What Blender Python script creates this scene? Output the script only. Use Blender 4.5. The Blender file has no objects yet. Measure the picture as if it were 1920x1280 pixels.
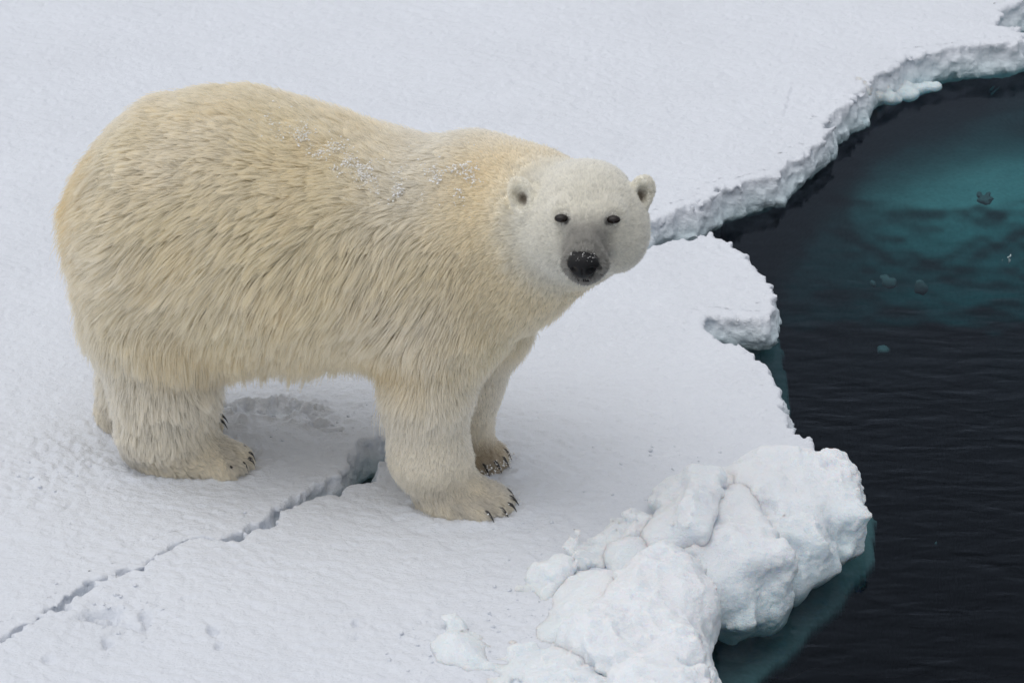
import bpy, math, random
import numpy as np
from mathutils import Vector, Matrix
from mathutils.kdtree import KDTree

random.seed(7)
rng = np.random.default_rng(7)
scene = bpy.context.scene

# ------------------------------------------------------------------ camera, sky, sun, exposure
PITCH = math.radians(26.0)
DIST = 18.0
FPX = 10080.0                       # focal length in pixels of a 1920 px wide frame
cd = bpy.data.cameras.new('camera')
cam = bpy.data.objects.new('camera', cd)
scene.collection.objects.link(cam)
cam.location = (0, -DIST * math.cos(PITCH), DIST * math.sin(PITCH))
cam.rotation_euler = (math.pi / 2 - PITCH, 0, 0)
cd.sensor_width = 36.0
cd.lens = FPX / 1920 * 36.0
cd.clip_start = 0.5
cd.clip_end = 500
cd.dof.use_dof = True
cd.dof.focus_distance = 17.35
cd.dof.aperture_fstop = 7.1
scene.camera = cam

SUN_EL, SUN_AZ = math.radians(76), math.radians(-110)   # azimuth: 0 = +Y (behind the bear), negative = left
world = bpy.data.worlds.new('World')
scene.world = world
world.use_nodes = True
wn = world.node_tree
for n in list(wn.nodes): wn.nodes.remove(n)
wo = wn.nodes.new('ShaderNodeOutputWorld')
bg = wn.nodes.new('ShaderNodeBackground')
sky = wn.nodes.new('ShaderNodeTexSky')
sky.sky_type = 'NISHITA'
sky.sun_disc = False
sky.sun_elevation = SUN_EL
sky.sun_rotation = SUN_AZ
sky.air_density = 1.0
sky.dust_density = 1.5
hs = wn.nodes.new('ShaderNodeHueSaturation')           # overcast: the blue of the clear sky is greyed
hs.inputs['Saturation'].default_value = 0.20
wn.links.new(sky.outputs[0], hs.inputs['Color'])
wn.links.new(hs.outputs[0], bg.inputs['Color'])
bg.inputs['Strength'].default_value = 0.126
wn.links.new(bg.outputs[0], wo.inputs['Surface'])

sd = bpy.data.lights.new('sun', 'SUN')
sd.energy = 0.85
sd.angle = math.radians(80)
sd.color = (1.0, 0.97, 0.93)
sun = bpy.data.objects.new('sun', sd)
scene.collection.objects.link(sun)
sdir = Vector((math.sin(SUN_AZ) * math.cos(SUN_EL), math.cos(SUN_AZ) * math.cos(SUN_EL), math.sin(SUN_EL)))
sun.rotation_euler = sdir.to_track_quat('Z', 'Y').to_euler()
sun.location = sdir * 30

scene.view_settings.view_transform = 'Standard'
scene.view_settings.look = 'None'
scene.view_settings.gamma = 1
scene.view_settings.use_curve_mapping = False
scene.view_settings.exposure = 0.27
scene.render.engine = 'CYCLES'
scene.cycles.max_bounces = 18
scene.cycles.diffuse_bounces = 12
scene.cycles.transmission_bounces = 14
scene.cycles.transparent_max_bounces = 12

# ------------------------------------------------------------------ helpers
CAMP = np.array(cam.location)
FWD = np.array([0, math.cos(PITCH), -math.sin(PITCH)])
UP = np.array([0, math.sin(PITCH), math.cos(PITCH)])
RT = np.array([1.0, 0, 0])

def ray(px, py):
    d = FWD + RT * ((px - 960) / FPX) + UP * ((640 - py) / FPX)
    return d

def G(px, py, z=0.0):                # where a pixel of the photograph meets the height z
    d = ray(px, py)
    return CAMP + d * ((z - CAMP[2]) / d[2])

def WY(px, py, y):                   # the same at a given depth y
    d = ray(px, py)
    return CAMP + d * ((y - CAMP[1]) / d[1])

def link(o, parent=None):
    scene.collection.objects.link(o)
    if parent is not None:
        o.parent = parent
        o.matrix_parent_inverse = Matrix.Identity(4)
    return o

def tag(o, label=None, cat=None, group=None, kind=None):
    for k, v in (('label', label), ('category', cat), ('group', group), ('kind', kind)):
        if v: o[k] = v
    return o

def mesh_np(name, V, F, mat=None, parent=None, smooth=True, origin=None):
    V = np.asarray(V, dtype=np.float32)
    if origin is None: origin = np.zeros(3)
    V = V - np.asarray(origin, dtype=np.float32)
    me = bpy.data.meshes.new(name)
    F = np.asarray(F, dtype=np.int32)
    me.vertices.add(len(V)); me.vertices.foreach_set('co', V.ravel())
    k = F.shape[1]
    me.loops.add(F.size); me.loops.foreach_set('vertex_index', F.ravel())
    me.polygons.add(len(F))
    me.polygons.foreach_set('loop_start', np.arange(0, F.size, k, dtype=np.int32))
    me.update(calc_edges=True)
    me.validate()
    if smooth: me.polygons.foreach_set('use_smooth', np.ones(len(me.polygons), dtype=bool))
    if mat: me.materials.append(mat)
    o = bpy.data.objects.new(name, me)
    o.location = origin if parent is None else (np.asarray(origin) - np.array(parent.location))
    return link(o, parent)

# ---- value noise
def _hash(ix, iy, iz, seed):
    h = (ix.astype(np.int64) * 374761393 + iy.astype(np.int64) * 668265263 + iz.astype(np.int64) * 2147483647 + seed * 974634777)
    h = (h ^ (h >> 13)) * 1274126177
    h = h & 0xffffffff
    h = (h ^ (h >> 16)) & 0xffff
    return h.astype(np.float32) / 32767.5 - 1.0

def noise3(P, seed=0):
    P = np.asarray(P)
    i = np.floor(P).astype(np.int64)
    f = (P - i).astype(np.float32)
    f = f * f * f * (f * (f * 6 - 15) + 10)
    x, y, z = i[:, 0], i[:, 1], i[:, 2]
    fx, fy, fz = f[:, 0], f[:, 1], f[:, 2]
    r = 0
    for dx in (0, 1):
        wx = fx if dx else 1 - fx
        for dy in (0, 1):
            wy = fy if dy else 1 - fy
            for dz in (0, 1):
                wz = fz if dz else 1 - fz
                r = r + _hash(x + dx, y + dy, z + dz, seed) * wx * wy * wz
    return r

def noise2(X, Y, seed=0):
    x = np.floor(X); y = np.floor(Y)
    fx = (X - x).astype(np.float32); fy = (Y - y).astype(np.float32)
    fx = fx * fx * fx * (fx * (fx * 6 - 15) + 10); fy = fy * fy * fy * (fy * (fy * 6 - 15) + 10)
    z = np.zeros_like(x)
    return (_hash(x, y, z, seed) * (1 - fx) * (1 - fy) + _hash(x + 1, y, z, seed) * fx * (1 - fy)
            + _hash(x, y + 1, z, seed) * (1 - fx) * fy + _hash(x + 1, y + 1, z, seed) * fx * fy)

def fbm2(X, Y, oct=4, seed=0, gain=0.5):
    r = 0; a = 1; t = 0
    for k in range(oct):
        r = r + a * noise2(X * 2 ** k + 13.7 * k, Y * 2 ** k - 7.3 * k, seed + k); t += a; a *= gain
    return r / t

def fbm3(P, oct=4, seed=0, gain=0.5):
    r = 0; a = 1; t = 0
    for k in range(oct):
        r = r + a * noise3(P * 2 ** k + 5.3 * k, seed + k); t += a; a *= gain
    return r / t

def sstep(a, b, x):
    t = np.clip((x - a) / (b - a), 0, 1)
    return t * t * (3 - 2 * t)

# ---- implicit shapes and naive surface nets
def smin(a, b, k):
    h = np.clip(0.5 + 0.5 * (b - a) / k, 0, 1)
    return b * (1 - h) + a * h - k * h * (1 - h)

def cone(P, a, b, ra, rb):           # rounded cone between two joints
    a = np.asarray(a); b = np.asarray(b)
    ab = b - a
    t = np.clip(((P - a) @ ab) / (ab @ ab), 0, 1)
    d = np.linalg.norm(P - (a + t[:, None] * ab), axis=1)
    return d - (ra + (rb - ra) * t)

def ellip(P, c, r, M=None):          # ellipsoid; M rows = local axes
    Q = P - np.asarray(c)
    if M is not None: Q = Q @ np.asarray(M).T
    r = np.asarray(r, dtype=float)
    k0 = np.linalg.norm(Q / r, axis=1)
    k1 = np.linalg.norm(Q / (r * r), axis=1) + 1e-9
    return k0 * (k0 - 1) / k1

def rbox(P, c, h, r, M=None):
    Q = P - np.asarray(c)
    if M is not None: Q = Q @ np.asarray(M).T
    q = np.abs(Q) - np.asarray(h) + r
    return np.linalg.norm(np.maximum(q, 0), axis=1) + np.minimum(q.max(axis=1), 0) - r

def surface_nets(fn, lo, hi, h, coarse=4, band=None):
    lo = np.asarray(lo, float); hi = np.asarray(hi, float)
    H = h * coarse
    nC = np.ceil((hi - lo) / H).astype(int) + 1
    n = (nC - 1) * coarse + 1
    ax = [lo[i] + H * np.arange(nC[i]) for i in range(3)]
    X, Y, Z = np.meshgrid(*ax, indexing='ij')
    C = fn(np.stack([X.ravel(), Y.ravel(), Z.ravel()], 1)).reshape(nC)
    if band is None: band = H * 1.9
    Fv = np.repeat(np.repeat(np.repeat(C, coarse, 0), coarse, 1), coarse, 2)
    o = coarse // 2
    Fv = Fv[o:o + n[0], o:o + n[1], o:o + n[2]]
    pad = [(0, n[i] - Fv.shape[i]) for i in range(3)]
    Fv = np.pad(Fv, pad, mode='edge')
    near = np.abs(Fv) < band
    idx = np.argwhere(near)
    vals = np.empty(len(idx), dtype=np.float32)
    for s in range(0, len(idx), 400000):
        vals[s:s + 400000] = fn(lo + idx[s:s + 400000] * h)
    Fv = Fv.astype(np.float32)
    Fv[near] = vals
    return nets_core(Fv, lo, h)

def nets_core(Fv, lo, h):
    n = Fv.shape
    S = Fv < 0
    n0, n1, n2 = n
    corner = [(i, j, k) for i in (0, 1) for j in (0, 1) for k in (0, 1)]
    def sub(A, c): return A[c[0]:n0 - 1 + c[0], c[1]:n1 - 1 + c[1], c[2]:n2 - 1 + c[2]]
    cnt = np.zeros((n0 - 1, n1 - 1, n2 - 1), dtype=np.int8)
    for c in corner: cnt += sub(S, c)
    act = np.argwhere((cnt > 0) & (cnt < 8))
    vid = -np.ones(cnt.shape, dtype=np.int64)
    vid[act[:, 0], act[:, 1], act[:, 2]] = np.arange(len(act))
    acc = np.zeros((len(act), 3)); num = np.zeros(len(act))
    for c in corner:
        for a in range(3):
            if c[a] == 1: continue
            c2 = list(c); c2[a] = 1
            v1 = Fv[act[:, 0] + c[0], act[:, 1] + c[1], act[:, 2] + c[2]]
            v2 = Fv[act[:, 0] + c2[0], act[:, 1] + c2[1], act[:, 2] + c2[2]]
            m = (v1 < 0) != (v2 < 0)
            t = np.where(m, v1 / np.where(m, v1 - v2, 1), 0)
            p = np.tile(np.array(c, float), (len(act), 1)); p[:, a] = t
            acc[m] += p[m]; num[m] += 1
    V = lo + (act + acc / num[:, None]) * h
    quads = []
    for a in range(3):
        b, c = (a + 1) % 3, (a + 2) % 3
        sl1 = [slice(None)] * 3; sl2 = [slice(None)] * 3
        sl1[a] = slice(0, n[a] - 1); sl2[a] = slice(1, n[a])
        s1 = S[tuple(sl1)]; s2 = S[tuple(sl2)]
        e = np.argwhere(s1 != s2)
        e = e[(e[:, b] > 0) & (e[:, c] > 0) & (e[:, b] < n[b] - 1) & (e[:, c] < n[c] - 1)]
        flip = s1[e[:, 0], e[:, 1], e[:, 2]]
        def vi(db, dc):
            q = e.copy(); q[:, b] -= db; q[:, c] -= dc
            return vid[q[:, 0], q[:, 1], q[:, 2]]
        q = np.stack([vi(1, 1), vi(0, 1), vi(0, 0), vi(1, 0)], 1)
        q[~flip] = q[~flip][:, ::-1]
        quads.append(q)
    Q = np.concatenate(quads)
    Q = Q[(Q >= 0).all(axis=1)]
    return V, Q

def grad(fn, P, e=0.002):
    g = np.empty_like(P)
    for a in range(3):
        d = np.zeros(3); d[a] = e
        g[:, a] = fn(P + d) - fn(P - d)
    return g / (2 * e)

def project(fn, V, it=2):
    for _ in range(it):
        g = grad(fn, V)
        f = fn(V)
        V = V - np.clip(f, -0.02, 0.02)[:, None] * g / (np.sum(g * g, 1)[:, None] + 1e-4)
    return V

def relax(V, Q, it=2, lam=0.5):
    n = len(V)
    for _ in range(it):
        acc = np.zeros_like(V); c = np.zeros(n)
        for k in range(4):
            a = Q[:, k]; b = Q[:, (k + 1) % 4]
            for ax in range(3):
                acc[:, ax] += np.bincount(a, V[b, ax], n) + np.bincount(b, V[a, ax], n)
            c += np.bincount(a, minlength=n) + np.bincount(b, minlength=n)
        V = V * (1 - lam) + lam * acc / np.maximum(c, 1)[:, None]
    return V

# ------------------------------------------------------------------ materials
def new_mat(name):
    m = bpy.data.materials.new(name); m.use_nodes = True
    nt = m.node_tree
    for n in list(nt.nodes): nt.nodes.remove(n)
    out = nt.nodes.new('ShaderNodeOutputMaterial')
    return m, nt, out

def nd(nt, t, **kw):
    n = nt.nodes.new(t)
    for k, v in kw.items():
        if k in n.inputs: n.inputs[k].default_value = v
        else: setattr(n, k, v)
    return n

def ramp(nt, stops):
    r = nt.nodes.new('ShaderNodeValToRGB')
    el = r.color_ramp.elements
    while len(el) > 1: el.remove(el[-1])
    el[0].position, el[0].color = stops[0][0], (*stops[0][1], 1)
    for p, c in stops[1:]:
        e = el.new(p); e.color = (*c, 1)
    return r

def snow_material(name, c_top, c_ice, z0, z1, sss=0.0, grain=0.5):
    m, nt, out = new_mat(name)
    L = nt.links.new
    b = nd(nt, 'ShaderNodeBsdfPrincipled')
    geo = nd(nt, 'ShaderNodeNewGeometry')
    sep = nd(nt, 'ShaderNodeSeparateXYZ'); L(geo.outputs['Position'], sep.inputs[0])
    n1 = nd(nt, 'ShaderNodeTexNoise', Scale=9.0, Detail=6.0, Roughness=0.6); L(geo.outputs['Position'], n1.inputs['Vector'])
    ma = nd(nt, 'ShaderNodeMath', operation='MULTIPLY_ADD'); L(n1.outputs['Fac'], ma.inputs[0]); ma.inputs[1].default_value = 0.06
    L(sep.outputs['Z'], ma.inputs[2])
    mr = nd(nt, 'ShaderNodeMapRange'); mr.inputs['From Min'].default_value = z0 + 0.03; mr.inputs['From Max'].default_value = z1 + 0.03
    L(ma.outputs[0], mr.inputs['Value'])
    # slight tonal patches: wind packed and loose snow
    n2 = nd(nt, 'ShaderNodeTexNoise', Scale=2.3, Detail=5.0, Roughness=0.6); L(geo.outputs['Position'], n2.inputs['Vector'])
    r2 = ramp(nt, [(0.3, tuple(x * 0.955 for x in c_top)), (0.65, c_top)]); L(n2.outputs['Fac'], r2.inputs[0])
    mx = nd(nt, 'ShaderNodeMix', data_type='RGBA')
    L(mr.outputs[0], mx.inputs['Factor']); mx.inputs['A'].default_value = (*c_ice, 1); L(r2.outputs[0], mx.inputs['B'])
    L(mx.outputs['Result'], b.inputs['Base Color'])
    b.inputs['Roughness'].default_value = 0.75
    b.inputs['Specular IOR Level'].default_value = 0.25
    if sss:
        b.inputs['Subsurface Weight'].default_value = sss
        b.inputs['Subsurface Radius'].default_value = (0.6, 0.85, 1.0)
        b.inputs['Subsurface Scale'].default_value = 0.05
    g1 = nd(nt, 'ShaderNodeTexNoise', Scale=160.0, Detail=3.0, Roughness=0.7); L(geo.outputs['Position'], g1.inputs['Vector'])
    g2 = nd(nt, 'ShaderNodeTexNoise', Scale=45.0, Detail=3.0, Roughness=0.6); L(geo.outputs['Position'], g2.inputs['Vector'])
    ad = nd(nt, 'ShaderNodeMath', operation='MULTIPLY_ADD'); L(g1.outputs['Fac'], ad.inputs[0]); ad.inputs[1].default_value = 0.5; L(g2.outputs['Fac'], ad.inputs[2])
    mpg = nd(nt, 'ShaderNodeMapping'); mpg.inputs['Rotation'].default_value = (0, 0, math.radians(23)); mpg.inputs['Scale'].default_value = (1.0, 2.1, 1.6)
    L(geo.outputs['Position'], mpg.inputs[0])
    g3 = nd(nt, 'ShaderNodeTexNoise', Scale=52.0, Detail=3.0, Roughness=0.65); L(mpg.outputs[0], g3.inputs['Vector'])
    ad2 = nd(nt, 'ShaderNodeMath', operation='MULTIPLY_ADD'); L(g3.outputs['Fac'], ad2.inputs[0]); ad2.inputs[1].default_value = 1.3; L(ad.outputs[0], ad2.inputs[2])
    bp = nd(nt, 'ShaderNodeBump', Strength=grain, Distance=0.008); L(ad2.outputs[0], bp.inputs['Height'])
    L(bp.outputs[0], b.inputs['Normal'])
    L(b.outputs[0], out.inputs['Surface'])
    return m

M_floe = snow_material('floe_snow', (0.715, 0.745, 0.80), (0.48, 0.62, 0.65), -0.16, -0.02, 0.0, 0.6)
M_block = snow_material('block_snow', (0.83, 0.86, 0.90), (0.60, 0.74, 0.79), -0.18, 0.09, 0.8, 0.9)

def simple(name, col, rough=0.5, spec=0.5, bump=None):
    m, nt, out = new_mat(name)
    b = nd(nt, 'ShaderNodeBsdfPrincipled')
    n = nd(nt, 'ShaderNodeTexNoise', Scale=60.0, Detail=4.0)
    tc = nd(nt, 'ShaderNodeTexCoord'); nt.links.new(tc.outputs['Object'], n.inputs['Vector'])
    r = ramp(nt, [(0.3, tuple(x * 0.8 for x in col)), (0.7, col)])
    nt.links.new(n.outputs['Fac'], r.inputs[0]); nt.links.new(r.outputs[0], b.inputs['Base Color'])
    b.inputs['Roughness'].default_value = rough
    b.inputs['Specular IOR Level'].default_value = spec
    if bump:
        n2 = nd(nt, 'ShaderNodeTexNoise', Scale=bump[0], Detail=4.0)
        nt.links.new(tc.outputs['Object'], n2.inputs['Vector'])
        bp = nd(nt, 'ShaderNodeBump', Strength=0.6, Distance=bump[1])
        nt.links.new(n2.outputs['Fac'], bp.inputs['Height']); nt.links.new(bp.outputs[0], b.inputs['Normal'])
    nt.links.new(b.outputs[0], out.inputs['Surface'])
    return m

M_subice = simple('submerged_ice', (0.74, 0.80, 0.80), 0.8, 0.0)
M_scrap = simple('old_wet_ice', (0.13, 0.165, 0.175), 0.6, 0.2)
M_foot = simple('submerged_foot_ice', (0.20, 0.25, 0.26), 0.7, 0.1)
M_eye = simple('eye_dark', (0.010, 0.006, 0.005), 0.14, 0.35)
M_nose = simple('nose_skin', (0.008, 0.008, 0.009), 0.5, 0.25, (220, 0.002))
M_claw = simple('claw_horn', (0.025, 0.023, 0.024), 0.35, 0.5)
M_fleck = simple('fleck_snow', (0.93, 0.92, 0.90), 0.8, 0.1)

# ------------------------------------------------------------------ water
WZ = -0.108
def water_material():
    m, nt, out = new_mat('sea_water')
    L = nt.links.new
    geo = nd(nt, 'ShaderNodeNewGeometry')
    mp = nd(nt, 'ShaderNodeMapping'); mp.inputs['Scale'].default_value = (2.6, 5.2, 1.0); mp.inputs['Rotation'].default_value = (0, 0, math.radians(9))
    L(geo.outputs['Position'], mp.inputs[0])
    n1 = nd(nt, 'ShaderNodeTexNoise', Scale=1.5, Detail=2.5, Roughness=0.45, Distortion=0.7); L(mp.outputs[0], n1.inputs['Vector'])
    mp2 = nd(nt, 'ShaderNodeMapping'); mp2.inputs['Scale'].default_value = (6.0, 15.0, 1.0); mp2.inputs['Rotation'].default_value = (0, 0, math.radians(4))
    L(geo.outputs['Position'], mp2.inputs[0])
    n2 = nd(nt, 'ShaderNodeTexNoise', Scale=1.2, Detail=2.0, Roughness=0.4, Distortion=0.4); L(mp2.outputs[0], n2.inputs['Vector'])
    # calm in the lee of the far floe
    sep = nd(nt, 'ShaderNodeSeparateXYZ'); L(geo.outputs['Position'], sep.inputs[0])
    mr = nd(nt, 'ShaderNodeMapRange'); mr.inputs['From Min'].default_value = 1.2; mr.inputs['From Max'].default_value = -0.4
    mr.inputs['To Min'].default_value = 0.15; mr.inputs['To Max'].default_value = 1.0
    L(sep.outputs['Y'], mr.inputs['Value'])
    ad = nd(nt, 'ShaderNodeMath', operation='MULTIPLY_ADD'); L(n2.outputs['Fac'], ad.inputs[0]); ad.inputs[1].default_value = 0.7; L(n1.outputs['Fac'], ad.inputs[2])
    mu = nd(nt, 'ShaderNodeMath', operation='MULTIPLY'); L(ad.outputs[0], mu.inputs[0]); L(mr.outputs[0], mu.inputs[1])
    bp = nd(nt, 'ShaderNodeBump', Strength=1.0, Distance=0.0052); L(mu.outputs[0], bp.inputs['Height'])
    fr = nd(nt, 'ShaderNodeFresnel', IOR=1.333); L(bp.outputs[0], fr.inputs['Normal'])
    sc = nd(nt, 'ShaderNodeMath', operation='MULTIPLY'); L(fr.outputs[0], sc.inputs[0]); sc.inputs[1].default_value = 0.52
    gl = nd(nt, 'ShaderNodeBsdfGlossy'); gl.inputs['Color'].default_value = (0.70, 0.82, 1.0, 1); gl.inputs['Roughness'].default_value = 0.06; L(bp.outputs[0], gl.inputs['Normal'])
    tr = nd(nt, 'ShaderNodeBsdfTransparent')
    mx = nd(nt, 'ShaderNodeMixShader'); L(sc.outputs[0], mx.inputs[0]); L(tr.outputs[0], mx.inputs[1]); L(gl.outputs[0], mx.inputs[2])
    L(mx.outputs[0], out.inputs['Surface'])
    va = nd(nt, 'ShaderNodeVolumeAbsorption'); va.inputs['Color'].default_value = (0.22, 0.61, 0.635, 1); va.inputs['Density'].default_value = 3.0
    L(va.outputs[0], out.inputs['Volume'])
    return m
M_water = water_material()
wb = 75.0; bz = -9.0
Vw = [(-wb, -wb, bz), (wb, -wb, bz), (wb, wb, bz), (-wb, wb, bz), (-wb, -wb, WZ), (wb, -wb, WZ), (wb, wb, WZ), (-wb, wb, WZ)]
Fw = [(3, 2, 1, 0), (4, 5, 6, 7), (0, 1, 5, 4), (1, 2, 6, 5), (2, 3, 7, 6), (3, 0, 4, 7)]
tag(mesh_np('sea_water', Vw, Fw, M_water, smooth=False), kind='structure')
zb = -8.0
tag(mesh_np('sea_bed', [(-70, -70, zb), (70, -70, zb), (70, 70, zb), (-70, 70, zb)], [(0, 1, 2, 3)], simple('bed', (0.03, 0.04, 0.05), 0.9, 0.1), smooth=False), kind='structure')

# ------------------------------------------------------------------ floes
def line(a, b, step):
    return np.arange(a, b, step)
def axis(lo, hi, step, far=60.0, g=1.16):
    a = list(np.arange(lo, hi + step * 0.5, step))
    s = step; x = a[-1]
    right = []
    while x < far: s *= g; x += s; right.append(x)
    s = step; x = a[0]; left = []
    while x > -far: s *= g; x -= s; left.append(x)
    return np.array(left[::-1] + a + right)

def poly_sd(X, Y, poly):             # signed distance, positive inside
    X = X.ravel(); Y = Y.ravel()
    d2 = np.full(X.shape, 1e9); inside = np.zeros(X.shape, bool)
    n = len(poly)
    for i in range(n):
        ax_, ay = poly[i]; bx, by = poly[(i + 1) % n]
        ex, ey = bx - ax_, by - ay
        wx, wy = X - ax_, Y - ay
        t = np.clip((wx * ex + wy * ey) / (ex * ex + ey * ey + 1e-12), 0, 1)
        dx = wx - t * ex; dy = wy - t * ey
        d2 = np.minimum(d2, dx * dx + dy * dy)
        if ey != 0:
            c = ((ay > Y) != (by > Y)) & (X < ex * (Y - ay) / ey + ax_)
            inside ^= c
    d = np.sqrt(d2)
    return np.where(inside, d, -d)

# the crack: (px, py of the near lip, gap in px)
crack = [(-260, 1372, 8), (-120, 1270, 10), (-40, 1234, 9), (0, 1217, 14), (28, 1200, 18), (50, 1180, 4), (72, 1172, 7), (92, 1156, 10), (126, 1152, 20), (134, 1128, 10), (165, 1112, 16), (178, 1100, 4), (205, 1088, 4), (232, 1078, 4), (270, 1077, 14), (276, 1060, 4), (300, 1046, 10), (322, 1036, 12), (350, 1020, 4), (380, 1015, 4), (405, 1022, 4), (450, 1022, 24), (462, 1006, 13), (490, 1001, 17), (520, 990, 39), (524, 966, 15), (560, 950, 17), (600, 930, 21), (636, 926, 29), (640, 914, 21), (668, 906, 55), (690, 906, 81), (706, 900, 79), (712, 872, 49), (760, 800, 27), (820, 700, 25), (880, 620, 25), (960, 560, 25), (1090, 505, 27), (1150, 482, 33), (1222, 460, 39)]
nearlip = [G(a, b)[:2] for a, b, c in crack]
farlip = [G(a - c * 0.15, b - c)[:2] for a, b, c in crack]
B_out = [(1260, 450), (1300, 446), (1332, 430), (1345, 444), (1362, 448), (1390, 468), (1418, 492), (1424, 504), (1436, 518), (1448, 532), (1448, 546), (1455, 552), (1452, 582), (1430, 592),
         (1390, 588), (1330, 586), (1320, 604), (1334, 624), (1352, 634), (1384, 640), (1412, 660), (1424, 672), (1452, 692), (1460, 720), (1462, 742), (1474, 768), (1486, 798), (1518, 822), (1526, 838),
         (1556, 860), (1570, 890), (1570, 930), (1540, 965), (1470, 1000), (1390, 1040), (1320, 1080), (1290, 1150), (1290, 1240), (1280, 1310), (1250, 1420), (1320, 1700)]
A_out = [(1216, 414), (1270, 398), (1328, 377), (1352, 354), (1400, 340), (1461, 325), (1485, 299), (1531, 264), (1559, 238), (1553, 221), (1590, 196), (1621, 172), (1633, 146), (1668, 128), (1700, 106), (1730, 98), (1789, 88),
         (1830, 82), (1867, 80), (1905, 78), (1925, 70), (1921, 60), (1899, 49), (1875, 47), (1866, 36), (1878, 22), (1900, 12), (1930, 2), (1990, -25), (2200, -60), (2500, -90)]
polyB = nearlip + [G(*p)[:2] for p in B_out] + [np.array((8.0, -60.0)), np.array((-60.0, -60.0)), np.array((-60.0, -22.0)), np.array((-8.0, -5.6))]
polyA = farlip + [G(*p)[:2] for p in A_out] + [np.array((60.0, 20.0)), np.array((60.0, 60.0)), np.array((-60.0, 60.0)), np.array((-60.0, -21.6)), np.array((-8.0, -5.45))]

def spot(X, Y, px, py, rx, ry):      # soft elliptical patch on the ice
    c = G(px, py)
    return np.exp(-(((X - c[0]) / rx) ** 2 + ((Y - c[1]) / ry) ** 2))

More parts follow.
